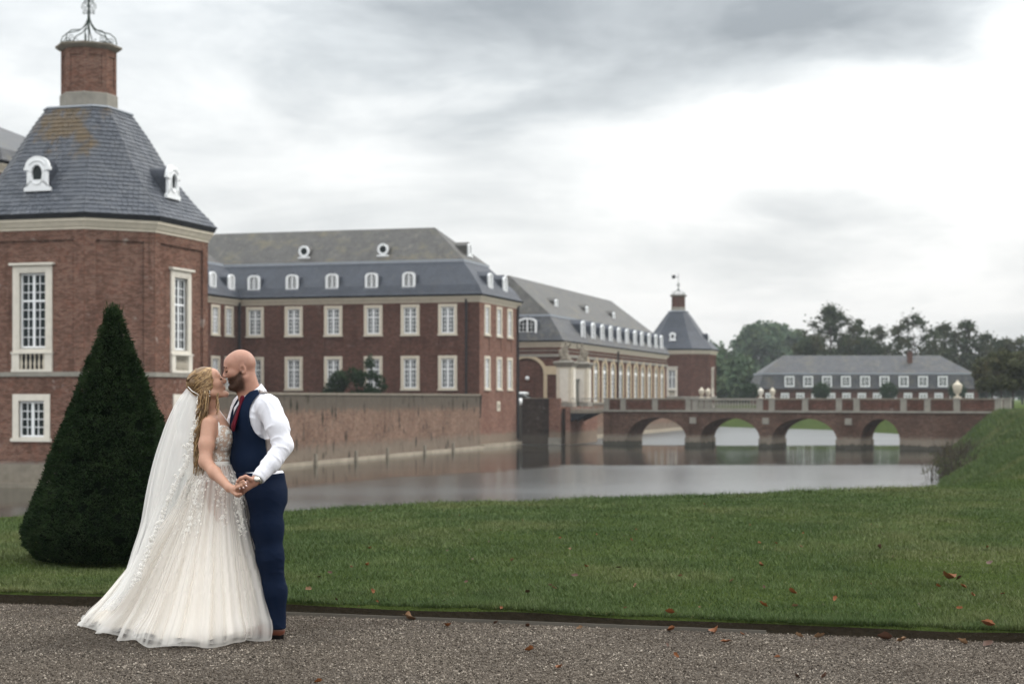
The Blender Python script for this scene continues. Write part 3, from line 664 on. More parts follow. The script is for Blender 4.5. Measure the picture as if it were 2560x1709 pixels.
vent = MB().ring(rect(-.46, .46, -.14, .72), rect(-.22, .22, .08, .48), -.05, .15); put(root, ('vent', vent.mesh('vent_surround', 'stone'), [('pane', pane_mesh(.5, .5, 'glass'), (0, .12, .28))]), (0, 5.63, .5), R(90))
lo = mansard(root, -34, 0, 0, 11.83, 10.44, 2.26, 13.64, 16.97, 'slate', 'slate_moss', hip=6.1)
AD = arch_dormer(1.2, 1.42, .34, 1.9)
for x in (-21.29, -17.57, -13.74, -10.0, -6.52): put(root, AD, (x, .12, 11.14), 0)
for y in (3.6, 8.2): put(root, AD, (-.12, y, 11.14), R(90))
BE = bullseye()
for x in (-17.54, -9.91): put(root, BE, (x, 2.75, 14.2), 0)
put(root, arch_dormer(1.0, 1.1, .2, 1.6, 1, 'slate_moss'), (-2.75, 5.9, 14.3), R(90))
pp = MB().tube([(-1.19, -.12, 10.2), (-1.19, -.12, 1.3)], .1, 8); pp.build('drainpipe', 'pipe', root)
pp = MB().tube([(.13, 11.6, 10.2), (.13, 11.6, -2.2)], .11, 8); pp.build('drainpipe', 'pipe', root)
mb = MB().box(-.3, .45, -.1, 11.9, -3.2, -2.5); mb.build('ledge', 'stone_moss', root)
# the leg of the L towards the pavilion
root = palace('palace_wing', 'narrow slice of brick side wing with two window columns, right beside the corner pavilion', 'building', (-28, -8, -2.8))
mb = MB(); rc = []; LYs = (-10.2, -7.45, -4.74, -2.05)
for y in LYs:
    s = y + 18; rc += [(s - .62, s + .62, ZT, ZT + 2.3, .22, True), (s - .62, s + .62, ZLo, ZLo + 2.58, .22, True)]
wall(mb, (-22.7, -18), (0, 1), 17.99, -2.8, 9.9, rc); wall(mb, (-33.9, -18), (1, 0), 11.2, -2.8, 9.9); wall(mb, (-33.9, 0), (0, -1), 18, -2.8, 9.9); mb.build('wall', 'brick_wing', root)
for y in LYs: put(root, WW, (-22.7, y, ZT), R(90)); put(root, WL, (-22.7, y, ZLo), R(90))
mansard(root, -33.9, -22.7, -18, 3.2, 10.43, 2.26, 13.62, 16.9, 'slate', 'slate_moss', hip=6.1)
for y in (-8.5, -5, -1.3): put(root, AD, (-22.82, y, 11.14), R(90))
MB().tube([(-22.55, -.2, 10.2), (-22.55, -.2, 1.3)], .11, 8).build('drainpipe', 'pipe', root)
# taller block whose roof shows left of the pavilion
root = palace('palace_block', 'grey roof corner and cornice of the taller main block, cut off by the left edge', 'building', (-28, -38, -2.8))
mb = MB(); bx = (-42, -14.6, -50, -26)
for p, ax, L in (((bx[0], bx[2]), (1, 0), bx[1] - bx[0]), ((bx[1], bx[2]), (0, 1), bx[3] - bx[2]), ((bx[1], bx[3]), (-1, 0), bx[1] - bx[0]), ((bx[0], bx[3]), (0, -1), bx[3] - bx[2])):
    wall(mb, p, ax, L, -2.8, 15.2, [(s - .62, s + .62, z, z + 2.3, .22, True) for s in np.arange(3, L - 2, 4) for z in (3, 8)])
    for s in np.arange(3, L - 2, 4):
        for z in (3, 8): put(root, WW, (p[0] + ax[0] * s, p[1] + ax[1] * s, z), math.atan2(ax[1], ax[0]))
mb.build('wall', 'brick_wing', root)
mansard(root, *bx, 15.7, 1.6, 16.8, 21.2, 'slate_grey', 'slate_grey', hip=11)
# moat wall
root = palace('moat_wall', 'stained brick moat wall with pale ledge running along the water below the long wing', 'wall', (0, -28, -2.8))
mb = MB(); wall(mb, (.06, -57), (0, 1), 56.9, -3.2, 1.72); mb.box(-.34, .0, -57, -.12, -3.2, 1.7)
mb.build('wall_face', 'brick_moat', root)
MB().box(-.4, .14, -57, -.1, 1.72, 1.86).build('coping', 'stone_old', root)
MB().box(.065, .5, -57, -.12, -3.2, -2.6).build('ledge', 'stone_moss', root)
for y in (-52, -44, -37.5, -30.4, -24.2, -16, -9): MB().box(.5, .66, y - .16, y + .16, -3.1, -2.1).build('mooring_post', 'stone_old', root)

# ------------------------------------------------------------------ orangery wing, gate, bridge
def tall_arch_window(w=2.0, H=4.35):
    zs = H - w / 2 * .95; o_ = archpoly(w + .9, -.2, zs, w / 2 * .95 + .42, 10); i_ = archpoly(w, 0, zs, w / 2 * .95, 10)
    mb = MB().ring(o_, i_, -.08, .22); mb.box(-.22, .22, -.16, .0, H + .0, H + .5)
    fr = MB().ring(i_, archpoly(w - .22, .1, zs - .02, w / 2 * .95 - .1, 10), .1, .18)
    for x, ww in ((-w / 4, .05), (0, .14), (w / 4, .05)): fr.box(x - ww / 2, x + ww / 2, .11, .175, .1, zs + .5)
    fr.box(-w / 2 + .08, w / 2 - .08, .06, .18, zs - .32, zs + .04)
    for z in np.arange(.6, zs - .3, .55): fr.box(-w / 2 + .1, w / 2 - .1, .115, .17, z - .02, z + .02)
    subs = [('frame', fr.mesh('frame', 'white'), (0, 0, 0))]
    lp = pane_mesh(w / 2 - .16, zs - .5, 'glass_curtain'); up = MB().prism(archpoly(w - .22, zs + .04, zs + .04, w / 2 * .95 - .12, 10)[2:], .14, .15).mesh('pane', 'glass_curtain')
    for x in (-w / 4, w / 4): subs.append(('pane', lp, (x, .15, .1 + (zs - .45) / 2)))
    subs.append(('pane', up, (0, 0, 0)))
    return ('window', mb.mesh('arch_surround', 'stone_yellow'), subs)
root = palace('orangery_wing', 'long orangery wing with tall arched windows and a row of white dormers', 'building', (-6, 54, .7))
OW = (37.51, 41.69, 45.91, 50.11, 54.3, 58.6, 62.79, 66.91, 71.01, 75.36, 79.32)
mb = MB(); wall(mb, (.4, 26.1), (0, 1), 56.6, .7, 6.75, [(y - 26.1 - 1.0, y - 26.1 + 1.0, 1.15, 5.45, .25, True) for y in OW])
AX = -3.1; wall(mb, (-13, 26.1), (1, 0), 13.4, .7, 6.75, [(AX + 13 - 1.95, AX + 13 + 1.95, .7, 5.3, .02, False)]); wall(mb, (.4, 82.7), (-1, 0), 13.4, .7, 6.75); wall(mb, (-13, 82.7), (0, -1), 56.6, .7, 6.75)
mb.build('wall', 'brick_wing', root)
TA = tall_arch_window()
for y in OW: put(root, TA, (.4, y, 1.15), R(90))
# blind arch and entablature on the near end
ap = archpoly(4.3, 0, 3.3, 1.9, 14); ip = archpoly(3.6, 0, 3.3, 1.6, 14)
put(root, ('arch', MB().ring(ap, ip, -.14, .05).mesh('arch_trim', 'stone_yellow'), [('infill', MB().prism(ip, .0, .02).mesh('infill', 'brick_wing'), (0, 0, 0)), ('lamp', MB().lathe([(.02, 2.62), (.2, 2.68), (.22, 2.95), (.02, 3.05)], 10, (.1, -.2)).mesh('lamp', 'white', smooth=True), (0, 0, 0))]), (AX, 26.1, .7), 0)
MB().box(-1.1, .45, 25.98, 26.09, 3.9, 4.75).build('stone_band', 'stone_yellow', root)
mb = MB(); mb.box(-13.15, .55, 25.95, 82.85, 5.7, 5.98); mb.box(-13.05, .45, 26.05, 82.75, 6.3, 6.38); mb.build('string_course', 'stone_grey', root)
mansard(root, -13, .4, 26.1, 82.7, 7.3, 1.55, 10.0, 14.35, 'slate_grey', 'slate_moss', hip=4.3)
OD = arch_dormer(1.5, 2.15, .42, 1.8, 1)
for y in (36.02, 40.67, 45.1, 49.31, 53.57, 58.01, 62.65, 66.68, 71.28, 75.64, 79.26): put(root, OD, (.36, y, 7.62), R(90))
put(root, arch_dormer(2.05, 1.95, .45, 1.8), (AX, 26.25, 7.75), 0)
SK = arch_dormer(.95, 1.0, .2, 2.2, 1, 'slate_moss')
for y in (36, 50, 64): put(root, SK, (-2.6, y, 11.1), R(90))
MB().tube([(.6, 52.2, 7), (.6, 52.2, .8)], .1, 6).build('drainpipe', 'pipe', root)

# moat wall below the orangery
root = palace('moat_wall', 'brick moat wall under the orangery, seen through the first bridge arch', 'wall', (1.6, 66, -2.8))
MB().box(.9, 1.5, 24.2, 109, -3.2, .9).build('wall_face', 'brick_moat', root)
MB().box(.8, 1.6, 24.2, 109, .9, 1.05).build('coping', 'stone_grey', root)
MB().box(1.505, 1.9, 24.2, 109, -3.2, -2.4).build('ledge', 'stone_moss', root)
# gate platform
root = palace('gate_abutment', 'shaded brick gate abutment standing in the moat between the wing and the bridge', 'abutment', (2.2, 18, -2.8))
MB().box(.02, 2.75, 13.4, 24.1, -3.2, .72).build('wall', 'brick_shaded', root)
MB().box(.03, 2.74, 13.4, 13.75, .72, 1.46).build('parapet', 'brick_shaded', root); MB().box(-.02, 2.8, 13.36, 13.79, 1.46, 1.54).build('coping', 'stone_old', root)
MB().box(2.76, 3.85, 12.9, 24.05, -3.2, .7).build('pier', 'brick_end', root); MB().box(2.77, 3.84, 12.92, 13.3, .7, 1.5).build('parapet', 'brick_end', root)
MB().box(3.86, 4.3, 13.6, 24, -3.2, .55).build('shaded_recess', 'brick_shaded', root)
MB().box(4.31, 4.75, 13.0, 24, -3.2, .69).build('pier', 'brick_end', root)
MB().box(2.7, 3.9, 12.8, 13.2, -2.9, -2.15).build('footing', 'stone_grey', root)
def railing(nm, label, p, q, h=1.05, n=12, mat='iron'):
    r_ = palace(nm, label, 'railing', (p[0], p[1], p[2])); d = (q[0] - p[0], q[1] - p[1])
    for f in (h, .12): MB().tube([(p[0], p[1], p[2] + f), (q[0], q[1], q[2] + f)], .04, 6).build('rail', mat, r_)
    for i in range(n + 1):
        x, y = p[0] + d[0] * i / n, p[1] + d[1] * i / n; MB().tube([(x, y, p[2]), (x, y, p[2] + h)], .045 if i % 4 == 0 else .02, 5).build('bar', mat, r_)
    return r_
# drawbridge
root = palace('drawbridge', 'short flat timber drawbridge span between the gate and the brick bridge', 'bridge', (6, 14, -.3))
MB().box(4.76, 8.1, 13.1, 18.6, .12, .42).build('deck', 'stone_old', root)
for y in (13.15, 15.5, 18.2): MB().prism([(4.78, -.7), (6.6, .118), (4.78, .118)], y, y + .3).build('bracket', 'gutter', root)
railing('iron_railing', 'pale railing beside the drawbridge, nearest the camera', (4.8, 13.2, .42), (8.0, 13.2, .42), mat='stone_grey')
# gate piers
def gate_pier(label, y):
    r_ = palace('gate_pier', label, 'pillar', (3.45, y, .7), 'stone piers of the palace gate'); x = 3.45
    mb = MB(); mb.box(x - .75, x + .75, y - .75, y + .75, .7, 4.5); mb.build('shaft', 'stone', r_)
    mb = MB()
    for s in (-1, 1):
        mb.box(x + s * .76, x + s * .84, y - .42, y + .42, 1.2, 4.3); mb.box(x - .42, x + .42, y + s * .76, y + s * .84, 1.2, 4.3)
    mb.build('panel', 'stone_pale', r_)
    mb = MB(); mb.box(x - .85, x + .85, y - .85, y + .85, .69, 1.1); mb.build('base', 'stone_grey', r_)
    mb = MB(); mb.loft([[(x - w_, y - w_, z), (x + w_, y - w_, z), (x + w_, y + w_, z), (x - w_, y + w_, z)] for w_, z in ((.78, 4.45), (.84, 4.6), (1.02, 4.8), (1.05, 4.95), (.8, 5.02))]); mb.build('cornice', 'stone_grey', r_)
gate_pier('near stone gate pier left of the bridge, carrying a sculpture', 16.6); gate_pier('far stone gate pier close before the arched windows, carrying a sculpture', 22.9)
railing('iron_gate', 'iron gate between the two stone piers', (3.45, 17.4, .72), (3.45, 22.1, .72), 2.6, 16)

# bridge
BL = (8.425, 155.0); BD = (.84704, -.53153); BN = (-BD[1], BD[0]); BRZ = math.atan2(BD[1], BD[0]); BW = 2.9; BLEN = 36.6
root = thing('brick_bridge', 'low brick bridge with four arches and brick parapets crossing the moat', 'bridge', (BL[0], BL[1], -2.8), BRZ)
ANCH[root.name] = (0, 0, -2.8)
ARCH = [(2.52, 8.46), (9.88, 15.6), (16.75, 22.68), (24.8, 28.22)]; ZC, ZS = -.24, -2.05
def zlow(x):
    for a, b in ARCH:
        if a < x < b:
            h = (b - a) / 2; r_ = abs((x - a) / h - 1); e_ = 2.0 if h > 2 else 1.8
            return ZS + (ZC - ZS) * max(0, 1 - r_ ** 2.1) ** .52
    return -3.2
xs = [0.0]
for a, b in ARCH: xs += [a - 1e-4, a + 1e-4] + list(a + (b - a) * (1 - np.cos(np.linspace(0, math.pi, 21)[1:-1])) / 2) + [b - 1e-4, b + 1e-4]
xs += [BLEN]; n = len(xs); mb = MB(); TOP = .28
mb.add([(x, 0, z) for x in xs for z in (zlow(x), TOP)] + [(x, BW, z) for x in xs for z in (zlow(x), TOP)], [])
for i in range(n - 1):
    a, b = 2 * i, 2 * i + 2; c_ = 2 * n
    mb.f += [(a, b, b + 1, a + 1), (c_ + b, c_ + a, c_ + a + 1, c_ + b + 1), (b, a, c_ + a, c_ + b), (a + 1, b + 1, c_ + b + 1, c_ + a + 1)]
mb.f += [(0, 1, 2 * n + 1, 2 * n), (2 * n - 2, 4 * n - 2, 4 * n - 1, 2 * n - 1)]
mb.build('span', 'brick_bridge', root)
for a, b in ARCH:       # proud arch rings, front and back
    h = (b - a) / 2; N = 22; P = []; Q = []
    for i in range(N + 1):
        x = a + (b - a) * (1 - math.cos(math.pi * i / N)) / 2; z = zlow(min(max(x, a + 1e-3), b - 1e-3)); P.append((x, z)); th = math.pi * (1 - i / N); Q.append((x + .34 * math.cos(th), z + .34 * (math.sin(th) * .9 + .1)))
    for y0, y1 in ((-.05, .03), (BW - .03, BW + .05)):
        r_ = MB(); r_.loft([[(P[i][0], y0, P[i][1]), (Q[i][0], y0, Q[i][1]), (Q[i][0], y1, Q[i][1]), (P[i][0], y1, P[i][1])] for i in range(N + 1)]); r_.build('arch_ring', 'brick_bridge', root)
for a, b in ((8.46, 9.88), (15.6, 16.75), (22.68, 24.8)):
    for y, s in ((0, -1), (BW, 1)):
        c_ = (a + b) / 2; p_ = [(a - .06, y - s * .1), (c_, y + s * 1.0), (b + .06, y - s * .1)]; p_ = p_ if s > 0 else p_[::-1]
        r_ = MB(); p_ = [(a - .06, y - s * .3), (b + .06, y - s * .3), (b + .06, y + s * .15), (c_, y + s * .85), (a - .06, y + s * .15)]; p_ = p_ if s > 0 else p_[::-1]
        r_.slab(p_, -3.2, -2.02); r_.build('cutwater', 'brick_bridge', root)
        r_ = MB().box(c_ - .3, c_ + .3, y + s * .06 - .06, y + s * .06 + .06, -.75, -.2); r_.build('stone_boss', 'stone_grey', root)
for a, b in ((.02, 2.5), (28.24, 36.5)): MB().box(a, b, -.14, -.004, -3.2, -2.02).build('footing', 'brick_bridge', root)
for y0, y1 in ((-.14, .3), (BW - .3, BW + .14)): MB().box(.01, BLEN, y0, y1, TOP + .003, TOP + .17).build('cornice', 'stone_grey', root)
MB().box(.02, BLEN - .02, .3, BW - .3, TOP + .004, TOP + .12).build('deck', 'gravel', root)
PO = [.32, 2.06, 5.34, 8.69, 9.34, 15.61, 16.72, 19.81, 22.87, 24.44, 28.53, 30.56, 33.01, 36.4]
for y0 in (0.02, BW - .34):
    for x in PO:
        r_ = MB().box(x - .27, x + .27, y0 - .05, y0 + .37, TOP + .17, 1.40); r_.box(x - .33, x + .33, y0 - .1, y0 + .42, 1.4, 1.52); r_.build('parapet_post', 'stone_grey', root)
    for i in range(len(PO) - 1):
        a, b = PO[i] + .27, PO[i + 1] - .27
        if i == 4:
            MB().box(a, b, y0 + .02, y0 + .3, TOP + .17, TOP + .32).build('plinth', 'stone_grey', root); MB().box(a, b, y0 - .02, y0 + .34, 1.32, 1.5).build('handrail', 'stone_grey', root)
            bal = MB().lathe([(.08, TOP + .32), (.09, .68), (.05, .74), (.11, .9), (.09, 1.02), (.05, 1.2), (.08, 1.32)], 8); bm_ = bal.mesh('baluster', 'stone_grey', (0, 0, 0), True)
            nb_ = 20
            for k in range(nb_): link('baluster', bm_, root, (a + (b - a) * (k + .5) / nb_, y0 + .16, 2.8))
        elif b > a:
            MB().box(a, b, y0 + .03, y0 + .29, TOP + .17, 1.38).build('parapet_panel', 'brick_wing', root)
            MB().box(a, b, y0 - .02, y0 + .34, 1.38, 1.49).build('coping', 'stone_old', root)
            if b - a > .8: MB().ring(rect(a + .1, b - .1, TOP + .25, 1.3), rect(a + .22, b - .22, TOP + .37, 1.18), y0 + .0, y0 + .035).build('panel_border', 'brick_bridge', root)
def bw(x, y, z=0.0): return (BL[0] + BD[0] * x + BN[0] * y, BL[1] + BD[1] * x + BN[1] * y, z)
# sculptures and urns on the bridge
def urn(label, x, y, s, mat, group=None):
    o_ = thing('stone_urn', label, 'urn', bw(x, y, 1.52), BRZ, group)
    MB().box(-.26 * s, .26 * s, -.26 * s, .26 * s, 0, .12 * s).build('foot', mat, o_)
    MB().lathe([(.2 * s, .12 * s), (.1 * s, .2 * s), (.1 * s, .3 * s), (.3 * s, .5 * s), (.38 * s, .85 * s), (.4 * s, 1.0 * s), (.32 * s, 1.04 * s)], 14).build('bowl', mat, o_, True)
    MB().lathe([(.42 * s, 1.0 * s), (.42 * s, 1.08 * s), (.3 * s, 1.18 * s), (.16 * s, 1.3 * s), (.1 * s, 1.36 * s), (.1 * s, 1.42 * s), (.02 * s, 1.5 * s)], 14).build('lid', mat, o_, True)
    return o_
urn('tall cream stone urn on a bridge post near the right bank', 33.01, .18, .98, 'stone')
urn('small stone urn on the bridge post just right of the balustrade', 16.72, .18, .62, 'stone')
urn('small stone urn on the post that ends the balustrade', 15.61, .18, .62, 'stone_pale')
urn('small stone urn on the back parapet, left one before the distant pavilion', 8.69, BW - .18, .66, 'stone')
urn('small stone urn on the back parapet, right one at the corner of the distant pavilion', 9.34, BW - .18, .62, 'stone')

# ------------------------------------------------------------------ signed distance modelling
import openvdb
class Field:
    def __init__(s, lo, hi, h):
        s.lo = np.array(lo, np.float32); s.h = h; s.n = np.ceil((np.array(hi) - np.array(lo)) / h).astype(int) + 1
        s.D = np.full(tuple(s.n), .35, np.float32)
    def sub(s, a, b):
        i0 = np.clip(np.floor((np.array(a) - s.lo) / s.h).astype(int), 0, s.n); i1 = np.clip(np.ceil((np.array(b) - s.lo) / s.h).astype(int) + 1, 0, s.n)
        sl = tuple(slice(p, q) for p, q in zip(i0, i1))
        ax = [s.lo[k] + s.h * np.arange(i0[k], i1[k], dtype=np.float32) for k in range(3)]
        return sl, ax[0][:, None, None], ax[1][None, :, None], ax[2][None, None, :]
    def comb(s, sl, d, k, op):
        A = s.D[sl]
        if op == 'u':
            h = np.clip(.5 + .5 * (A - d) / max(k, 1e-6), 0, 1); s.D[sl] = A * (1 - h) + d * h - k * h * (1 - h)
        elif op == 's':
            d = -d; h = np.clip(.5 - .5 * (A - d) / max(k, 1e-6), 0, 1); s.D[sl] = A * (1 - h) + d * h + k * h * (1 - h)
    def cap(s, a, b, ra, rb=None, k=.02, op='u', flat=None):
        """tapered capsule; flat = (unit axis, factor) squeezes it along an axis"""
        rb = ra if rb is None else rb; a = np.array(a, float); b = np.array(b, float); R_ = max(ra, rb) * 1.05 + k + 3 * s.h
        sl, x, y, z = s.sub(np.minimum(a, b) - R_, np.maximum(a, b) + R_)
        if min(v.stop - v.start for v in sl) < 1: return s
        ab = b - a; L2 = max(ab @ ab, 1e-9); px, py, pz = x - a[0], y - a[1], z - a[2]
        t_ = np.clip((px * ab[0] + py * ab[1] + pz * ab[2]) / L2, 0, 1)
        qx, qy, qz = px - t_ * ab[0], py - t_ * ab[1], pz - t_ * ab[2]
        if flat is not None:
            f, c_ = np.array(flat[0], float), flat[1]; f = f / np.linalg.norm(f); dd = (qx * f[0] + qy * f[1] + qz * f[2]) * (1 / c_ - 1)
            qx, qy, qz = qx + dd * f[0], qy + dd * f[1], qz + dd * f[2]
        d = np.sqrt(qx * qx + qy * qy + qz * qz) - (ra + (rb - ra) * t_)
        if flat is not None: d = d * min(1, flat[1] * 1.3)
        s.comb(sl, d.astype(np.float32), k, op); return s
    def chain(s, pts, rs, k=.02, flat=None):
        for i in range(len(pts) - 1): s.cap(pts[i], pts[i + 1], rs[i], rs[i + 1], k, 'u', flat)
        return s
    def ell(s, c, r, k=.02, rot=None, op='u'):
        c = np.array(c, float); R_ = max(r) + k + 3 * s.h; sl, x, y, z = s.sub(c - R_, c + R_)
        if min(v.stop - v.start for v in sl) < 1: return s
        px, py, pz = x - c[0], y - c[1], z - c[2]
        if rot is not None:
            m = np.array(rot.transposed() if isinstance(rot, Matrix) else rot, float)
            px, py, pz = (m[i][0] * px + m[i][1] * py + m[i][2] * pz for i in range(3))
        k0 = np.sqrt((px / r[0]) ** 2 + (py / r[1]) ** 2 + (pz / r[2]) ** 2); k1 = np.sqrt((px / r[0] ** 2) ** 2 + (py / r[1] ** 2) ** 2 + (pz / r[2] ** 2) ** 2)
        d = np.where(k1 > 1e-6, k0 * (k0 - 1) / np.maximum(k1, 1e-6), -min(r))
        s.comb(sl, d.astype(np.float32), k, op); return s
    def grid(s): return s.sub(s.lo, s.lo + s.h * (s.n - 1))[1:]
    def mesh(s, name, mat, smooth=2, fn=None):
        g = openvdb.FloatGrid(); g.background = .35; g.copyFromArray(np.ascontiguousarray(s.D)); pts, tri, quad = g.convertToPolygons(isovalue=0.0, adaptivity=0.0)
        pts = pts * s.h + s.lo
        f = np.concatenate([quad[:, [0, 1, 2]], quad[:, [0, 2, 3]], tri]) if len(tri) else np.concatenate([quad[:, [0, 1, 2]], quad[:, [0, 2, 3]]])
        v = pts[f]; vol = (v[:, 0] * np.cross(v[:, 1], v[:, 2])).sum() / 6
        q = quad if vol > 0 else quad[:, ::-1]; T3 = tri if vol > 0 else tri[:, ::-1]
        if len(T3): q = np.concatenate([q, np.concatenate([T3, T3[:, :1]], 1)])
        e = np.concatenate([q[:, [0, 1]], q[:, [1, 2]], q[:, [2, 3]], q[:, [3, 0]]]); e = np.concatenate([e, e[:, ::-1]])
        for it in range(smooth):
            acc = np.zeros_like(pts); np.add.at(acc, e[:, 0], pts[e[:, 1]]); cnt = np.bincount(e[:, 0], minlength=len(pts))[:, None]
            pts = pts * .5 + acc / np.maximum(cnt, 1) * .5
        if len(T3): return meshdata(name, pts, np.concatenate([quad if vol > 0 else quad[:, ::-1]]), mat, True)
        return meshdata(name, pts, q, mat, True)

# sculptures on the gate piers
def statue(label, y, flip):
    o_ = palace('gate_sculpture', label, 'statue', (3.45, y, 5.02), 'sculptures on the gate piers')
    F = Field((-.8, -.8, -.1), (.8, .8, 2.3), .045); s = flip
    F.ell((0, 0, .2), (.55, .5, .28), .1); F.cap((0, 0, .3), (-.1 * s, 0, .95), .34, .28, .1); F.cap((-.1 * s, 0, .95), (-.05 * s, 0, 1.35), .27, .2, .1); F.ell((-.02 * s, -.03, 1.72), (.15, .16, .19), .04); F.cap((-.03 * s, 0, 1.4), (-.02 * s, 0, 1.6), .08, .08, .05)
    F.cap((.15 * s, -.05, 1.35), (.45 * s, -.15, 1.5), .09, .07, .05); F.cap((.45 * s, -.15, 1.5), (.42 * s, -.2, 1.9), .07, .06, .05); F.cap((-.3 * s, 0, 1.3), (-.55 * s, -.1, .95), .09, .07, .05); F.cap((-.55 * s, -.1, .95), (-.4 * s, -.2, .5), .16, .2, .1)
    F.cap((.15 * s, -.3, .5), (.3 * s, -.45, .1), .16, .12, .08)
    me = F.mesh('figure', 'stone_old'); link('figure', me, o_)
    link('plinth', MB().box(-.55, .55, -.55, .55, 0, .12).mesh('plinth', 'stone_grey'), o_)
statue('weathered stone figure on the near gate pier', 16.6, 1); statue('weathered stone figure on the far gate pier', 22.9, -1)
# car behind the dark abutment
root = palace('parked_car', 'white car parked in front of the blind arch, only its roof showing', 'car', (-1.55, 17.6, .58)); ANCH[root.name] = (0, 0, 0)
bod = MB(); S_ = lambda w, z0, z1: [(-w, z0), (w, z0), (w * 1.02, (z0 + z1) / 2), (w * .95, z1), (-w * .95, z1), (-w * 1.02, (z0 + z1) / 2)]
bod.loft([[(x, y, z) for x, z in S_(w, a, b)] for y, w, a, b in ((-2.05, .62, .35, .7), (-1.95, .8, .28, .82), (-1.0, .88, .25, .95), (0, .9, .25, .98), (1.3, .88, .25, .98), (1.95, .8, .3, .9), (2.1, .62, .4, .75))])
M['car_white'] = plain('car_white', (.72, .74, .74), .25, .03, 2., .5)
bd = bod.build('body', 'car_white', root, True)
cab = MB(); cab.loft([[(-w, y0, z), (w, y0, z), (w, y1, z), (-w, y1, z)] for w, y0, y1, z in ((.84, -1.15, 1.75, .95), (.74, -.62, 1.35, 1.32), (.62, -.35, 1.0, 1.46))]); cab.build('cabin', 'glass', root, True)
MB().loft([[(-w, y0, z), (w, y0, z), (w, y1, z), (-w, y1, z)] for w, y0, y1, z in ((.72, -.55, 1.25, 1.36), (.69, -.45, 1.1, 1.47), (.5, -.2, .8, 1.53))]).build('roof', 'car_white', root, True)
for x in (-.8, .8):
    for y in (-1.3, 1.3):
        wh = MB(); wh.loft([[(x + d, y + r * math.cos(a), .32 + r * math.sin(a)) for a in np.linspace(0, 2 * math.pi, 17)[:-1]] for d, r in ((-.1, .28), (-.09, .32), (.09, .32), (.1, .28))]); wh.build('wheel', 'gutter', root)
    for y in (-1.98, 1.98): MB().box(x * .7 - .14, x * .7 + .14, y - .06, y + .06, .6, .72).build('headlight' if y < 0 else 'tail_light', 'white', root)

# ------------------------------------------------------------------ house beyond the bridge
HX, HY = 56.4, 271.; hw = 17.3
root = thing('farm_house', 'long low brick house with slate mansard roof and nine white dormers beyond the bridge', 'house', (HX, HY, .2), 0, None, (HX, HY, .2))
mb = MB(); y0 = HY - 5.5; GW = [HX - hw + 1.6 + i * 2.43 for i in range(14)]
wall(mb, (HX - hw, y0), (1, 0), 2 * hw, .2, 2.6, [(x - HX + hw - .5, x - HX + hw + .5, .9, 2.1, .15, True) for x in GW])
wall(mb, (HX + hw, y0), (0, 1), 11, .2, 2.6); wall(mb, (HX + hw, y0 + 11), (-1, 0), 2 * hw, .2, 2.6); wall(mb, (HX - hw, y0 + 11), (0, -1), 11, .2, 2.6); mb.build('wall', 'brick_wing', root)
HWn = wing_window(1.3, 1.0, 1.2, 'glass_curtain', 'white', (2, 1))
for x in GW: put(root, HWn, (x, y0, .9), 0)
mansard(root, HX - hw, HX + hw, y0, y0 + 11, 2.97, .7, 5.4, 8.4, 'slate_grey', 'slate_grey', hip=4.7, over=.35, cornice='brick_wing')
def sq_dormer(w, h, back):
    mb = MB().ring(rect(-w / 2, w / 2, 0, h), rect(-w / 2 + .2, w / 2 - .2, .2, h - .2), -.06, .1)
    fr = MB()
    for x, ww in ((-.17, .05), (0, .09), (.17, .05)): fr.box(x * w - ww / 2, x * w + ww / 2, 0, .06, .2, h - .2)
    for z in (.4, .6): fr.box(-w / 2 + .2, w / 2 - .2, .004, .055, h * z - .025, h * z + .025)
    return ('dormer', mb.mesh('dormer_front', 'white'), [('frame', fr.mesh('frame', 'white'), (0, 0, 0)), ('pane', pane_mesh(w - .4, h - .4, 'glass'), (0, .05, h / 2)), ('hood', MB().box(-w / 2 - .06, w / 2 + .06, .102, back, -.02, h + .08).mesh('hood', 'slate_grey'), (0, 0, 0))])
SD = sq_dormer(1.52, 1.7, 1.6)
for zx in (628, 765, 903, 1042, 1183, 1325, 1466, 1608, 1753): put(root, SD, ((1760 + zx / 2.936 - 1280) / 4200 * 265.4, y0 - .06, 3.3), 0)
cx_ = (1760 + 1523 / 2.936 - 1280) / 4200 * 268.; MB().box(cx_ - .35, cx_ + .35, HY - 2.2, HY - 1.4, 6.2, 9.0).build('chimney', 'brick_wing', root)

# ------------------------------------------------------------------ foliage
def leafmat(name, c1, c2, c3, trans=.25, rough=.55, ns=.35):
    m, t = newmat(name); r_ = nd(t, 'NewGeometry').outputs['Random Per Island']; tc = nd(t, 'NewGeometry').outputs['Position']
    c = mixc(t, r_, c1, c2); c = mixc(t, mrange(t, noise(t, tc, ns, 3), .45, .65, 0, .8), c, c3)
    p = nd(t, 'BsdfPrincipled', {'Base Color': c, 'Roughness': rough, 'Specular IOR Level': .03}); tr = nd(t, 'BsdfTranslucent', {'Color': c})
    mx = nd(t, 'MixShader', {0: trans, 1: p.outputs[0], 2: tr.outputs[0]}); t.links.new(mx.outputs[0], nd(t, 'OutputMaterial').inputs[0]); M[name] = m
leafmat('leaf_far', (.045, .075, .045), (.07, .105, .055), (.085, .11, .05)); leafmat('leaf_dark', (.022, .034, .018), (.055, .07, .032), (.06, .055, .025))
leafmat('leaf_lime', (.03, .034, .016), (.08, .085, .04), (.085, .07, .035)); leafmat('leaf_box', (.012, .026, .01), (.03, .055, .02), (.02, .04, .016))
M['bark'] = plain('bark', (.055, .045, .036), .9, .4, 4.)
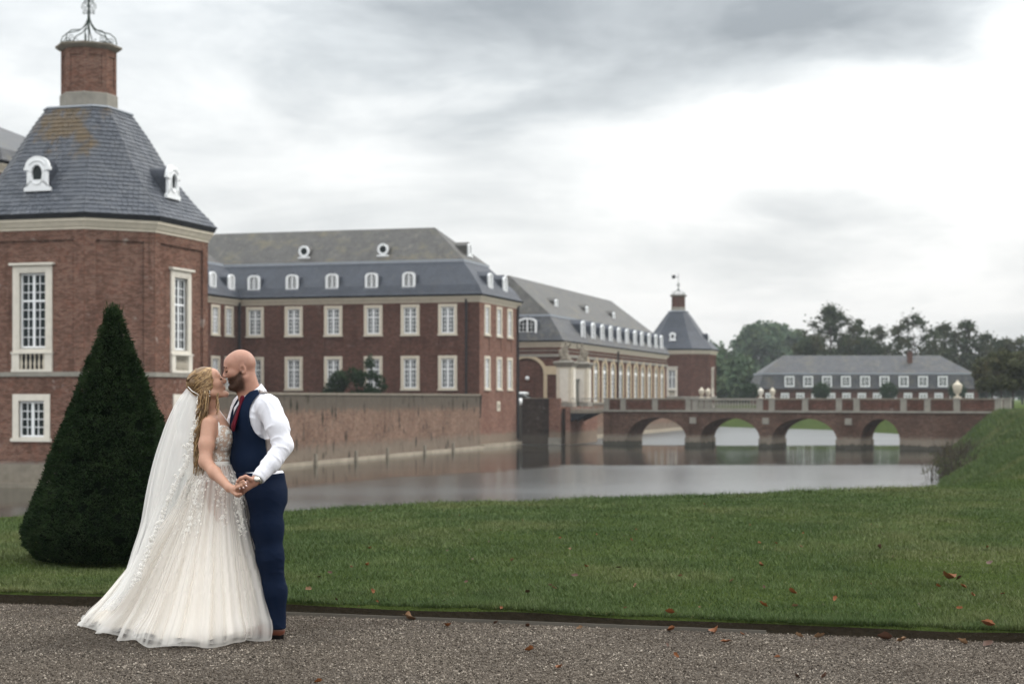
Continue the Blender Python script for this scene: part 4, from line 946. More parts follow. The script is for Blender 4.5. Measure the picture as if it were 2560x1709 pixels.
def leaves(name, blobs, n, size, mat, parent, seed, shell=.55, up=.3):
    """blobs: (centre, radii); quads scattered in the outer part of every blob"""
    g = np.random.default_rng(seed); C = np.array([b[0] for b in blobs], float); Rr = np.array([b[1] for b in blobs], float)
    wgt = Rr.prod(1) ** (2 / 3); bi = g.choice(len(blobs), n, p=wgt / wgt.sum())
    d = g.normal(size=(n, 3)); d /= np.linalg.norm(d, axis=1)[:, None]; r = (shell + (1 - shell) * g.random(n)) * (1 + .12 * g.normal(size=n)) if shell >= 0 else np.abs(g.normal(size=n)) * .9
    P = C[bi] + d * Rr[bi] * r[:, None]
    nrm = d + g.normal(size=(n, 3)) * .7 + np.array([0, 0, up]); nrm /= np.linalg.norm(nrm, axis=1)[:, None]
    a = np.cross(nrm, g.normal(size=(n, 3))); a /= np.linalg.norm(a, axis=1)[:, None]; b = np.cross(nrm, a)
    s = size * (.6 + .8 * g.random(n))[:, None]
    co = np.stack([P - a * s, P - b * s * .55, P + a * s, P + b * s * .55], 1).reshape(-1, 3); f = np.arange(4 * n).reshape(-1, 4)
    return link(name, meshdata(name, co, f, mat, False, False), parent)
def tree(name, label, cat, loc, h, cr, seed, mat='leaf_far', n=2600, leaf=.55, blobs=None, group=None, trunk=.35, bare=.25, airy=False):
    g = random.Random(seed); r_ = thing(name, label, cat, loc, 0, group)
    tb = MB(); tb.tube([(0, 0, -.4), (g.uniform(-.2, .2), 0, h * .3), (g.uniform(-.3, .3), 0, h * .6), (g.uniform(-.3, .3), 0, h * .92)], [trunk, trunk * .8, trunk * .5, trunk * .1], 8)
    B_ = []
    if blobs is None:
        k = 16 if not airy else 120
        for i in range(k):
            z = h * (bare + (1 - bare) * (.08 + .9 * g.random())); f = (z / h - bare) / (1 - bare); wr = cr * (1.0 if not airy else 1.45) * (math.sin(math.pi * min(1, .16 + f * .86)) ** .7)
            a = g.random() * 6.28; q = wr * math.sqrt(g.random()) * (.85 if not airy else 1.0); s = cr * (g.uniform(.3, .48) if not airy else g.uniform(.09, .24))
            c_ = (q * math.cos(a), q * math.sin(a), z); B_.append((c_, (s, s, s * .8)))
            if i % (2 if not airy else 6) == 0: tb.tube([(0, 0, h * (.2 + .5 * f)), (c_[0] * .5, c_[1] * .5, (h * (.3 + .5 * f) + z) / 2), c_], [trunk * .4, trunk * .22, .03], 5)
    else: B_ = blobs
    tb.build('trunk', 'bark', r_, True); leaves('crown', B_, n, leaf, mat, r_, seed, .55 if not airy else -1); return r_
def ground_at(x, y): return float(ground_z(np.array([x]), np.array([y]))[0])
def px(x, Y): return (x - 1280) / 4200 * Y
# hazy trees on the left, far behind the bridge
for i, (x, ytop, Y, cr) in enumerate(((1700, 880, 330, 6.5), (1770, 868, 315, 7), (1818, 872, 300, 6.5), (1640, 900, 340, 7))):
    tree('broadleaf_tree', ('rounded green tree just right of the distant pavilion', 'green tree behind the distant pavilion, taller and further back', 'rounded green tree right beside the tall hazy poplars', 'green tree hidden behind the orangery roof end')[i], 'tree', (px(x, Y), Y, .25), 1.5 + (995 - ytop) / 4200 * Y, cr, 40 + i, n=3400, leaf=.6, group='trees beyond the moat', bare=.05)
for i, (x, ytop, Y, cr) in enumerate(((1900, 822, 440, 9.5), (1945, 826, 455, 9), (1985, 842, 450, 7.5))):
    tree('poplar_tree', ('tall hazy blue green tree, leftmost of the three behind the house roof', 'tall hazy tree, middle of the three behind the house roof', 'lower hazy tree, right of the three behind the house roof')[i], 'tree', (px(x, Y), Y, .25), 1.5 + (995 - ytop) / 4200 * Y, cr, 60 + i, n=4200, leaf=.8, group='hazy trees on the horizon', bare=.02)
names = ['tallest airy dark tree behind the left part of the house roof', 'airy tree right of the tallest one behind the house', 'thin low tree in the dip behind the middle of the house roof', 'broad airy tree behind the chimney', 'open crowned tree right of the chimney', 'tall open crowned tree above the right end of the ridge',
         'airy tree right of the house ridge', 'dense tree behind the right hip of the house', 'dense tree at the right edge of the picture', 'bushy dark tree low behind the left hip of the house']
for i, (x, ytop, Y, cr, n) in enumerate(((2077, 770, 305, 4.6, 2500), (2145, 800, 310, 3.6, 1700), (2196, 818, 315, 3.0, 1200), (2284, 790, 305, 4.4, 2200), (2363, 812, 312, 3.4, 1500), (2417, 802, 306, 3.6, 1700), (2465, 836, 310, 3.6, 1700), (2505, 852, 300, 4.4, 3000), (2556, 858, 296, 4.6, 3000), (2040, 838, 300, 4.2, 2600))):
    tree('airy_tree', names[i], 'tree', (px(x, Y), Y, .25), 1.5 + (995 - ytop) / 4200 * Y, cr, 80 + i, 'leaf_dark', int(n * 3.6), .25, group='trees behind the house', bare=.12, airy=i not in (7, 8, 9), trunk=.2)
g = random.Random(5); B_ = [((px(x, 325) - px(2300, 325) + g.uniform(-2, 2), g.uniform(-4, 4), g.uniform(2.5, 10.0 + 1.5 * math.sin(x * .021))), (g.uniform(2.2, 3.4), 2.5, g.uniform(2, 3))) for x in np.linspace(1980, 2640, 60)]
r_ = thing('hedgerow', 'continuous dark undergrowth below the trees behind the house', 'hedge', (px(2300, 325), 325, .2)); r_['kind'] = 'stuff'
leaves('foliage', B_, 20000, .45, 'leaf_dark', r_, 5, .2)
g = random.Random(6); B_ = [((x_, g.uniform(-5, 5), g.uniform(2, 7)), (g.uniform(3, 6), 4, g.uniform(2.5, 5))) for x_ in np.linspace(-150, 190, 90)]
r_ = thing('distant_wood', 'distant wood closing the horizon behind house and palace', 'wood', (0, 520, .2)); r_['kind'] = 'stuff'
leaves('foliage', B_, 9000, 1.1, 'leaf_far', r_, 6)
# clipped balls before the house
for i, x in enumerate((1876, 2053, 2222, 2393)):
    Y = 259.; r_ = thing('clipped_bush', ('round clipped bush left of the bridge urns', 'round clipped bush below the third dormer of the house', 'round clipped bush below the sixth dormer of the house', 'round clipped bush hidden behind the cream urn')[i], 'bush', (px(x, Y), Y, .25), 0, 'clipped balls before the house')
    MB().tube([(0, 0, -.3), (0, 0, 2)], .09, 6).build('trunk', 'bark', r_); leaves('crown', [((0, 0, 2.35), (1.3, 1.3, 1.3))], 1500, .16, 'leaf_box', r_, 120 + i, .8)
# pleached limes on the right bank
for i, (x, Y) in enumerate(((2478, 172), (2503, 163), (2532, 154), (2566, 145))):
    X_ = px(x, Y); zg = .45
    tree('pleached_lime', ('farthest clipped lime at the bridge end, partly in front of the house', 'second farthest clipped lime beside the bridge end', 'second clipped lime from the right edge', 'nearest clipped lime, cut by the right edge')[i], 'tree', (X_, Y, zg), 5.0, 1.6, 140 + i, 'leaf_lime', 4200, .17, [((random.Random(i * 9 + j).uniform(-1.7, 1.7), random.Random(i * 7 + j + 50).uniform(-1.4, 1.4), random.Random(i * 5 + j + 90).uniform(2.1, 5.0 - .5 * (j % 3))), (.75, .75, .62)) for j in range(18)], 'clipped limes on the right bank', .11)
# bush on the terrace behind the moat wall
r_ = palace('terrace_bush', 'dark leafy bush behind the moat wall before the wing windows', 'bush', (-9.3, -6, 1.25)); g = random.Random(3); B_ = []
for j in range(26):
    x_ = g.uniform(-2.6, 2.5); top = 3.0 - .35 * abs(x_) ** 1.3 + (1.1 if 1.2 < x_ < 2.0 else 0); B_.append(((x_, g.uniform(-.8, .8), g.uniform(.4, max(.6, top - .2))), (.55, .5, .5)))
B_ += [((1.55, 0, z_), (.25, .3, .4)) for z_ in (3.1, 3.6)]
MB().tube([(0, 0, -.2), (.1, 0, 1.8)], .12, 6).build('trunk', 'bark', r_); leaves('crown', B_, 5200, .11, 'leaf_box', r_, 9)
# scrub along the foot of the right bank
for i, (x, y_, Y) in enumerate(((2375, 1165, 104), (2392, 1185, 96), (2410, 1150, 108), (2398, 1196, 90), (2365, 1195, 88))):
    r_ = thing('bank_scrub', ('bare brownish scrub at the waterline, just right of the bridge footing', 'tall reedy scrub at the foot of the right bank', 'low scrub on the lower slope of the right bank', 'nearest dense scrub where the right bank meets the lawn', 'small scrub standing out into the bright water')[i], 'scrub', (px(x, Y), Y, max(-2.8, ground_at(px(x, Y), Y))), 0, 'scrub on the right bank')
    tw = MB(); g = random.Random(i)
    for j in range(60):
        a = g.uniform(0, 6.28); l = g.uniform(.6, 1.5); d_ = g.uniform(.1, .9); b0 = (g.uniform(-1, 1), g.uniform(-.6, .6), -.2)
        tw.tube([b0, (b0[0] + math.cos(a) * d_ * .4, b0[1] + math.sin(a) * d_ * .4, l * .6), (b0[0] + math.cos(a) * d_, b0[1] + math.sin(a) * d_, l)], [.02, .014, .006], 3)
    tw.build('stems', 'bark', r_); leaves('leaves', [((g.uniform(-1.1, 1.1), g.uniform(-.6, .6), g.uniform(.1, .9)), (.5, .4, .45)) for j in range(8)], 420, .06, 'leaf_lime', r_, 160 + i, .2)

# ------------------------------------------------------------------ clipped yew cone
YX, YY = -3.50, 14.75; YH = 2.17
root = thing('yew_cone', 'dark green yew clipped to a tall cone on the lawn behind the bride', 'topiary', (YX, YY, LAWN))
leafmat('leaf_yew', (.006, .014, .006), (.022, .040, .015), (.030, .050, .020), .08, .6, 6.0)
MB().tube([(0, 0, -.1), (0, 0, 1.9)], .06, 8).build('trunk', 'bark', root)
def yew_r(z):
    f = z / YH
    return np.where(f < .12, .765 - .12 * ((.12 - f) / .12) ** 2, .765 - .727 * ((f - .12) / .88))
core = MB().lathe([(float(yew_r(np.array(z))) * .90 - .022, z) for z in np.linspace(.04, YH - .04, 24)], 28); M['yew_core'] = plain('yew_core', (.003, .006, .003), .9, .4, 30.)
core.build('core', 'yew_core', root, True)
N = 78000; g = np.random.default_rng(11)
f = np.where(g.random(N) < .72, 1 - np.sqrt(1 - g.random(N) * .985), g.random(N)); z = f * YH; th = g.random(N) * 2 * math.pi
lump = (vnoise(th * 3.2, z * 6, 1., 4) - .5) * .03 + (vnoise(th * 9, z * 18, 1., 5) - .5) * .035
keep = vnoise(th * 7, z * 15, 1., 8) > .16; z, th, lump = z[keep], th[keep], lump[keep]; N = len(z)
r = yew_r(z) + lump + g.normal(size=N) * .012 - .015; r = np.maximum(r, .02)
P = np.stack([r * np.cos(th), r * np.sin(th), z + .02], 1); d = np.stack([np.cos(th), np.sin(th), np.full(N, .25)], 1) + g.normal(size=(N, 3)) * .55; d /= np.linalg.norm(d, axis=1)[:, None]
s_ = np.cross(d, g.normal(size=(N, 3))); s_ /= np.linalg.norm(s_, axis=1)[:, None]; L = (.016 + .02 * g.random(N))[:, None]; W_ = (.0035 + .003 * g.random(N))[:, None]
co = np.stack([P - s_ * W_, P + s_ * W_, P + d * L + s_ * W_ * .5, P + d * L - s_ * W_ * .5], 1).reshape(-1, 3)
ntop = 160; tp = np.stack([g.normal(size=ntop) * .03, g.normal(size=ntop) * .03, YH - .08 + g.random(ntop) * .06], 1); te = tp + np.stack([g.normal(size=ntop) * .015, g.normal(size=ntop) * .015, .05 + .07 * g.random(ntop)], 1)
tw = np.array([[.004, 0, 0]]); co2 = np.stack([tp - tw, tp + tw, te + tw * .4, te - tw * .4], 1).reshape(-1, 3)
co = np.concatenate([co, co2]); link('foliage', meshdata('foliage', co, np.arange(len(co)).reshape(-1, 4), 'leaf_yew', False, False), root)

# ------------------------------------------------------------------ grass, gravel stones, fallen leaves
def inview(X, Y, m=.8): return np.abs(X) < .306 * Y + m
g = np.random.default_rng(21); N = 1500000
b = 16.5 * g.random(N) ** 1.75; a = g.uniform(-4, 15, N); b = b + .075; X, Y = ew(a, b + (vnoise(a, a * 0, .09, 5) - .5) * .03); k = inview(X, Y) & (shore_dist(X, Y) > -.6); X, Y, b = X[k], Y[k], b[k]
pat = vnoise(X, Y, .35, 31) * .6 + vnoise(X, Y, 1.3, 32) * .6; k = g.random(len(X)) < .55 + .6 * (pat - .35); X, Y, b, pat = X[k][:470000], Y[k][:470000], b[k][:470000], pat[k][:470000]; N = len(X)
Zg = ground_z(X, Y); sc = (Y / 12.0) ** .8; hgt = (.014 + .022 * g.random(N)) * (.6 + .8 * pat) * sc ** .3; hgt *= np.where(b < .16, 1.1, 1.0)
edge = shore_dist(X, Y); hgt *= np.where(edge < .5, 1.0 + 1.6 * g.random(N) ** 3, 1)
ang = g.random(N) * 2 * math.pi; wd = (.0022 + .0016 * g.random(N)) * sc; ln = hgt * (.25 + .8 * g.random(N)); la = g.random(N) * 2 * math.pi
base = np.stack([X, Y, Zg - .005], 1); sx = np.stack([np.cos(ang) * wd, np.sin(ang) * wd, wd * 0], 1); tip = base + np.stack([np.cos(la) * ln, np.sin(la) * ln, hgt], 1)
co = np.stack([base - sx, base + sx, tip], 1).reshape(-1, 3); rv = np.clip(.55 * g.random(N) + .45 * pat, 0, 1); rv[g.random(N) < .012] = 1.0
o = link('lawn_grass', meshdata('lawn_grass', co, np.arange(3 * N).reshape(-1, 3), 'blade', False, False, {'rnd': ('FACE', 'FLOAT', rv)})); tag(o, 'short green lawn grass between the gravel path and the moat', 'grass', kind='stuff')
# longer rough grass on the right bank
Nb = 110000; Yb = np.exp(g.uniform(math.log(26.5), math.log(140), Nb * 8)); Xb = Yb * g.uniform(.2, .33, Nb * 8); kb = (shore_dist(Xb, Yb) > -6.0) & inview(Xb, Yb, 1.0); Xb, Yb = Xb[kb][:Nb], Yb[kb][:Nb]; n_ = len(Xb)
pb = vnoise(Xb, Yb, 1.6, 41); hb = (.10 + .16 * g.random(n_)) * (.5 + pb) * np.clip(Yb / 95, .3, 1.1); ab = g.random(n_) * 6.28; base = np.stack([Xb, Yb, ground_z(Xb, Yb) - .02], 1); sx = np.stack([np.cos(ab), np.sin(ab), ab * 0], 1) * (.028 * np.clip(Yb / 95, .2, 1.2))[:, None]; tip = base + np.stack([(g.random(n_) - .7) * hb, (g.random(n_) - .5) * hb, hb], 1)
o = link('bank_grass', meshdata('bank_grass', np.stack([base - sx, base + sx, tip], 1).reshape(-1, 3), np.arange(3 * n_).reshape(-1, 3), 'blade', False, False, {'rnd': ('FACE', 'FLOAT', np.clip(.35 + .8 * pb * g.random(n_), 0, .92))})); tag(o, 'longer rough grass covering the sloping right bank', 'grass', kind='stuff')
# gravel
N = 400000; b = -3.9 * g.random(N); a = g.uniform(-1.5, 12, N); X, Y = ew(a, b); k = inview(X, Y, .5) & (Y > 8.6); X, Y = X[k][:95000], Y[k][:95000]; N = len(X)
oc = np.array([(1, 0, 0), (-1, 0, 0), (0, 1, 0), (0, -1, 0), (0, 0, 1), (0, 0, -1)], float); of = np.array([(0, 2, 4), (2, 1, 4), (1, 3, 4), (3, 0, 4), (2, 0, 5), (1, 2, 5), (3, 1, 5), (0, 3, 5)])
s_ = (.0026 + .0048 * g.random(N) ** 2.0)[:, None, None] * (.6 + .8 * g.random((N, 1, 3))); V = oc[None] * s_ + g.normal(size=(N, 6, 3)) * s_ * .22; ca = g.random(N) * 6.28; c_, s2 = np.cos(ca)[:, None], np.sin(ca)[:, None]
V = np.stack([V[..., 0] * c_ - V[..., 1] * s2, V[..., 0] * s2 + V[..., 1] * c_, V[..., 2] * .8], -1) + np.stack([X, Y, .001 + .003 * g.random(N)], 1)[:, None]
o = link('gravel_stones', meshdata('gravel_stones', V.reshape(-1, 3), (of[None] + 6 * np.arange(N)[:, None, None]).reshape(-1, 3), 'stone_chip', False, False)); tag(o, 'loose grey brown gravel stones of the path', 'gravel', kind='stuff')
# fallen leaves
def leafm(name, c1, c2):
    m, t = newmat(name); n = noise(t, nd(t, 'TexCoord').outputs['Object'], 60., 4); finish(t, mixc(t, n, c1, c2), .6, n, .3, .003, .3); M[name] = m
leafm('leaf_orange', (.075, .024, .008), (.25, .085, .02)); leafm('leaf_brown', (.03, .012, .007), (.085, .035, .016)); leafm('leaf_tan', (.11, .058, .03), (.27, .16, .085))
def leaf_mesh(seed, mat):
    r_ = random.Random(seed); L, W_ = 1.0, r_.uniform(.28, .42); curl = r_.uniform(.3, 1.1); tw = r_.uniform(-.9, .9); V = []; F_ = []; nu, nv = 7, 5
    for i in range(nu):
        u = i / (nu - 1); wd_ = W_ * math.sin(math.pi * (u * .93 + .05)) ** .8 * (1 + r_.uniform(-.22, .22))
        for j in range(nv):
            v_ = j / (nv - 1) * 2 - 1; V.append(((u - .5) * L, v_ * wd_, curl * (abs(v_) ** 1.6) * wd_ + curl * .8 * (u - .4) ** 2 + tw * v_ * wd_ * (u - .5)))
    for i in range(nu - 1):
        for j in range(nv - 1): k_ = i * nv + j; F_.append((k_, k_ + nv, k_ + nv + 1, k_ + 1))
    mb = MB().add(V, F_); mb.tube([(-.5, 0, .06), (-.66, .03, .02)], .012, 4); return mb.mesh('fallen_leaf', mat, smooth=True)
LM = [leaf_mesh(i, ('leaf_orange', 'leaf_brown', 'leaf_tan')[i % 3]) for i in range(9)]
rl = random.Random(4); spots = []
for x, y, s, c_ in ((2370, 1446, 1.9, 0), (2475, 1407, 1.4, 1), (1980, 1481, 1.0, 0), (1907, 1511, .9, 0), (1902, 1413, .9, 0), (2087, 1496, .7, 0), (2470, 1563, 1.2, 0), (2398, 1444, .8, 1), (2407, 1466, .7, 0), (2400, 1520, .7, 0), (2345, 1466, .7, 0), (1675, 1532, .9, 0), (2200, 1366, .9, 1),
                   (1897, 1357, .6, 0), (1940, 1357, .5, 0), (2002, 1366, .5, 2), (1830, 1451, .5, 2), (1988, 1515, .6, 2), (2430, 1486, .6, 0), (2507, 1484, .6, 0), (2470, 1367, .7, 0), (770, 1473, .7, 2), (918, 1412, .7, 0), (925, 1370, .6, 0), (930, 1478, .6, 0), (1165, 1453, .5, 1), (1318, 1478, .7, 1), (1280, 1400, .6, 2),
                   (1465, 1416, .7, 0), (1437, 1438, .9, 1), (1547, 1418, .7, 1), (1700, 1440, .5, 2), (1590, 1463, .6, 2), (1560, 1340, .5, 1), (1400, 1345, .5, 0), (2200, 1370, .6, 1), (1345, 1270, .5, 1), (1760, 1260, .5, 0), (2050, 1310, .5, 1), (825, 1430, .6, 1)):
    spots.append((x, y, s, c_, LAWN + .03))
for x, y, s, c_ in ((1020, 1546, 1.2, 2), (1118, 1565, .9, 0), (1680, 1574, .9, 0), (1788, 1580, 1.2, 0), (1855, 1585, .7, 0), (1997, 1590, .8, 2), (2050, 1592, 1.0, 2), (2215, 1597, 1.5, 1), (2255, 1601, .9, 2), (2405, 1605, .9, 2), (2470, 1609, 1.2, 1), (1814, 1604, .9, 0), (1668, 1611, .5, 1), (1690, 1637, .6, 0), (1943, 1643, .5, 0), (1992, 1690, .7, 1), (2063, 1690, .8, 1),
                   (1325, 1625, .9, 0), (1400, 1668, .7, 0), (797, 1704, .6, 0), (1320, 1563, .7, 1), (1450, 1570, .6, 2), (1240, 1557, .6, 1), (2040, 1610, .4, 1)):
    spots.append((x, y, s, c_, .012))
spots += [(rl.uniform(720, 2540), rl.uniform(1260, 1520), rl.uniform(.25, .5), rl.randrange(3), LAWN + .025) for _ in range(40)]
rank = {}
for sp in sorted(spots): 
    if sp[2] >= .85: kk = (sp[3], sp[4] > .05); rank.setdefault(kk, []).append(sp)
ORD = ('leftmost', 'second', 'third', 'fourth', 'fifth', 'sixth', 'seventh', 'eighth', 'ninth', 'tenth')
for x, y, s, c_, z in spots:
    Y = (1.5 - z) * 4200 / (y - 995); X_ = px(x, Y); me = LM[c_ + 3 * rl.randrange(3)]
    o = link('fallen_leaf', me, None, (X_, Y, z)); sz = s * .07; o.scale = (sz, sz, sz); o.rotation_euler = (rl.uniform(-.8, .8), rl.uniform(-.7, .7), rl.uniform(0, 6.28))
    on = 'on the lawn' if z > .05 else 'on the gravel path'
    lst = rank.get((c_, z > .05), []); big = (x, y, s, c_, z) in lst
    if big: i_ = lst.index((x, y, s, c_, z)); lab = ('large dry orange leaf ', 'large dark brown leaf ', 'large pale tan leaf ')[c_] + on + ', ' + ORD[min(i_, 9)] + (' of its size' if i_ == 0 else ' of its size from the left')
    else: lab = ('small dry orange leaf lying ', 'small dark brown leaf lying ', 'small pale tan leaf lying ')[c_] + on
    tag(o, lab, 'leaf', (('large ' if big else 'small ') + ('orange leaves ', 'brown leaves ', 'tan leaves ')[c_] + on))
# grass tufts at the lawn's water edge
for i, (x, y, hh) in enumerate(((1143, 1247, .2), (2330, 1218, .1), (2190, 1224, .07))):
    Y = 1.41 * 4200 / (y - 995); r_ = np.random.default_rng(i); n = 130; p0 = np.stack([r_.normal(size=n) * .05, r_.normal(size=n) * .04, np.zeros(n) - .02], 1); ang = r_.random(n) * 6.28
    tp = p0 + np.stack([np.cos(ang) * hh * .5 * r_.random(n), np.sin(ang) * hh * .5 * r_.random(n), hh * (.35 + .6 * r_.random(n))], 1); ww = np.stack([np.cos(ang + 1.57), np.sin(ang + 1.57), ang * 0], 1) * .006
    o = link('grass_tuft', meshdata('grass_tuft', np.stack([p0 - ww, p0 + ww, tp], 1).reshape(-1, 3), np.arange(3 * n).reshape(-1, 3), 'blade', False, False, {'rnd': ('FACE', 'FLOAT', r_.random(n))}), None, (px(x, Y), Y, ground_at(px(x, Y), Y)))
    tag(o, ('taller grass tuft standing at the water edge of the lawn', 'small weed tuft at the right end of the water edge', 'tiny grass tuft at the water edge left of the weeds')[i], 'grass tuft')

# ------------------------------------------------------------------ hazy air
m, t = newmat('haze_air'); pv = nd(t, 'VolumePrincipled', {'Color': (.86, .92, .97), 'Density': .0002, 'Anisotropy': 0.0}); t.links.new(pv.outputs[0], nd(t, 'OutputMaterial').inputs['Volume']); M['haze'] = m
mb = MB().box(-1560, 1560, -120, 1660, -5.2, 32.0); me = bpy.data.meshes.new('haze'); me.from_pydata(mb.v, [], mb.f); me.materials.append(m); o = link('haze', me); tag(o, 'pale haze hanging in the air', 'haze', kind='stuff')

# ------------------------------------------------------------------ the couple
def J(x, y, Y): return np.array([(x - 1280) / 4200 * Y, Y, 1.5 - (y - 995) / 4200 * Y])
def skinmat(name, c, c2, beard=False):
    m, t = newmat(name); tc = nd(t, 'TexCoord').outputs['Object']; n = noise(t, tc, 26., 5, .65); n2 = noise(t, tc, 120., 3)
    cb = mixc(t, n, c, c2)
    if beard:
        a = nd(t, 'Attribute', None, attribute_name='stubble').outputs['Fac']; nb_ = noise(t, tc, 220., 3, .7)
        cb = mixc(t, mth(t, 'MULTIPLY', a, mrange(t, nb_, .3, .65, .72, 1.0)), cb, (.045, .022, .014))
    finish(t, cb, .5, n2, .12, .002, .4, extra={'Subsurface Weight': .06, 'Subsurface Radius': (.01, .004, .002), 'Subsurface Scale': 1.0}); M[name] = m
skinmat('skin_groom', (.32, .148, .102), (.46, .255, .182), True); skinmat('skin_bride', (.40, .205, .135), (.52, .30, .21))
def cloth(name, c, rough=.8, scale=260., sheen=.3, var=.12, bs=.25, spec=.03):
    m, t = newmat(name); tc = nd(t, 'TexCoord').outputs['Object']; n = noise(t, tc, 9., 4); w1 = nd(t, 'TexWave', {'Vector': tc, 'Scale': scale, 'Distortion': 1.}).outputs[1]
    finish(t, mixc(t, n, tuple(x * (1 - var) for x in c), tuple(min(1, x * (1 + var)) for x in c)), rough, mth(t, 'ADD', w1, n), bs, .0015, spec, extra={'Sheen Weight': sheen, 'Sheen Roughness': .4}); M[name] = m
cloth('shirt_white', (.74, .74, .79), .75, 300., .1, .03); cloth('vest_navy', (.007, .0135, .032), .75, 320., .0, .25); cloth('trouser_navy', (.0065, .012, .029), .72, 280., .0, .25)
cloth('vest_satin', (.20, .165, .15), .4, 300., .2, .15, .2, .3); cloth('tie_red', (.085, .004, .012), .6, 400., .0, .2, .2, .1); cloth('satin_dark', (.03, .022, .022), .42, 300., .1, .2, .2, .5)
cloth('skirt_lining', (.86, .79, .70), .7, 200., .2, .05, .1); cloth('lace_white', (.80, .77, .72), .7, 200., .2, .04); cloth('bodice_nude', (.56, .42, .33), .7, 200., .1, .15)
M['shoe_brown'] = plain('shoe_leather', (.13, .04, .022), .35, .3, 20., .5); M['shoe_sole'] = plain('shoe_sole', (.012, .01, .01), .6); M['steel'] = plain('watch_steel', (.5, .47, .42), .25, .2, 90., .5, .9)
M['beard'] = plain('beard_stubble', (.055, .03, .02), .8, .5, 160., .2, 0, .8, .004); M['brow'] = plain('brow_hair', (.05, .028, .018), .8); M['lip'] = plain('lips', (.42, .15, .13), .45, .1, 40.)
def tulle(name, c, a, a2):
    m, t = newmat(name); p = nd(t, 'Attribute', None, attribute_name='pleat').outputs['Fac']
    d = nd(t, 'BsdfDiffuse', {'Color': c}); tr = nd(t, 'BsdfTranslucent', {'Color': c}); mx = nd(t, 'MixShader', {0: .4, 1: d.outputs[0], 2: tr.outputs[0]})
    o = nd(t, 'MixShader', {0: mrange(t, p, 0, 1, a, a2, False), 1: nd(t, 'BsdfTransparent').outputs[0], 2: mx.outputs[0]}); t.links.new(o.outputs[0], nd(t, 'OutputMaterial').inputs[0]); M[name] = m
tulle('tulle', (.93, .90, .86), .14, .62); tulle('veil', (.93, .92, .90), .18, .54)
m, t = newmat('hair_blonde'); r_ = nd(t, 'NewGeometry').outputs['Random Per Island']; tc = nd(t, 'TexCoord').outputs['Object']
cr = nd(t, 'ValToRGB', {0: mth(t, 'ADD', mth(t, 'MULTIPLY', r_, .75), mth(t, 'MULTIPLY', noise(t, tc, 45., 3), .3))})
cr.color_ramp.elements[0].position = .1; cr.color_ramp.elements[0].color = (.075, .038, .016, 1); cr.color_ramp.elements[1].color = (.66, .47, .25, 1); e = cr.color_ramp.elements.new(.6); e.color = (.32, .19, .078, 1)
finish(t, cr.outputs[0], .38, None, spec=.5); M['hair'] = m
m, t = newmat('hair_under'); tc = nd(t, 'TexCoord').outputs['Object']; n = noise(t, scl(t, tc, (30, 30, 90)), 1., 4); finish(t, mixc(t, n, (.06, .032, .015), (.26, .155, .068)), .45, n, .5, .003, .4); M['hair_under'] = m

def rotmat(fwd, pitch, roll=0.0):
    """columns: forward, left, up for a head that looks along fwd (x, y) and is pitched up"""
    f = Vector((fwd[0], fwd[1], 0)).normalized(); l = Vector((-f.y, f.x, 0)); u = Vector((0, 0, 1)); q = Matrix.Rotation(-pitch, 3, l); f2, u2 = q @ f, q @ u
    q2 = Matrix.Rotation(roll, 3, f2); l2, u2 = q2 @ l, q2 @ u2
    return np.array([f2, l2, u2]).T
def head(F, C, Rm, s, male, ears=True):
    T = lambda x, y, z: C + Rm @ (np.array([x, y, z]) * s)
    E = lambda c, r, k=.02, op='u': F.ell(T(*c), [q * s for q in r], k * s, Matrix(Rm.tolist()), op)
    Cp = lambda a, b, ra, rb, k=.015: F.cap(T(*a), T(*b), ra * s, rb * s, k * s)
    E((-.008, 0, .047), (.094, .076, .086)); E((-.028, 0, .03), (.075, .073, .075)); E((.034, 0, -.012), (.062, .064, .09), .03)
    E((.05, 0, .055), (.048, .055, .045), .03)
    for q in (-1, 1):
        Cp((-.012, q * .052, -.055), (.06, q * .026, -.103), .024 if male else .02, .018 if male else .014, .03); E((.06, q * .042, -.014), (.026, .022, .024), .025)
        E((.104, q * .031, .012), (.017, .019, .013), .016, 's'); E((.079, q * .031, .010), (.0145, .017, .012), .004)
        if male: E((-.014, q * .074, -.002), (.022, .010, .034), .006); E((-.010, q * .088, .0), (.014, .016, .022), .004, 's')
        E((.105, q * .011, -.027), (.011, .008, .009), .008)
    Cp((.085, -.03, .03), (.085, .03, .03), .013 if male else .009, .013 if male else .009, .02)
    Cp((.090, 0, .022), (.112, 0, -.018), .009, .0125, .012); E((.078, 0, -.104), (.024 if male else .02, .024, .02), .02)
    Cp((.086, -.016, -.051), (.086, .016, -.051), .0075, .0075, .008); Cp((.085, -.014, -.064), (.085, .014, -.064), .009, .009, .008)
    return T
def folds(F, amp, freq, dirs, seed, zr=None, mask=None):
    x, y, z = F.grid(); d = 0
    g = np.random.default_rng(seed)
    for v in dirs:
        ph = g.random(3) * 6; v = np.array(v, float); v = v / np.linalg.norm(v)
        u = (x * v[0] + y * v[1] + z * v[2]) * freq; wv = np.sin(x * 17 + ph[0]) * 1.1 + np.sin(y * 21 + z * 9 + ph[1]) * .9 + np.sin(z * 13 + ph[2])
        s_ = (1 - np.abs(np.sin(u * .5 + wv * .8))) ** 3; d = d - s_ * np.clip(.15 + 1.1 * np.sin(z * 19 + x * 31 + y * 27 + ph[0]), 0, 1)
    F.D += (amp * d * (1 if mask is None else mask)).astype(np.float32)
def vtube(name, pts, r, mat, parent, n=6): return MB().tube(pts, r, n).build(name, mat, parent, True)

def sdfpart(name, me, parent):
    a = parent_anchor(parent); me.transform(Matrix.Translation((-a[0], -a[1], -a[2]))); return link(name, me, parent)

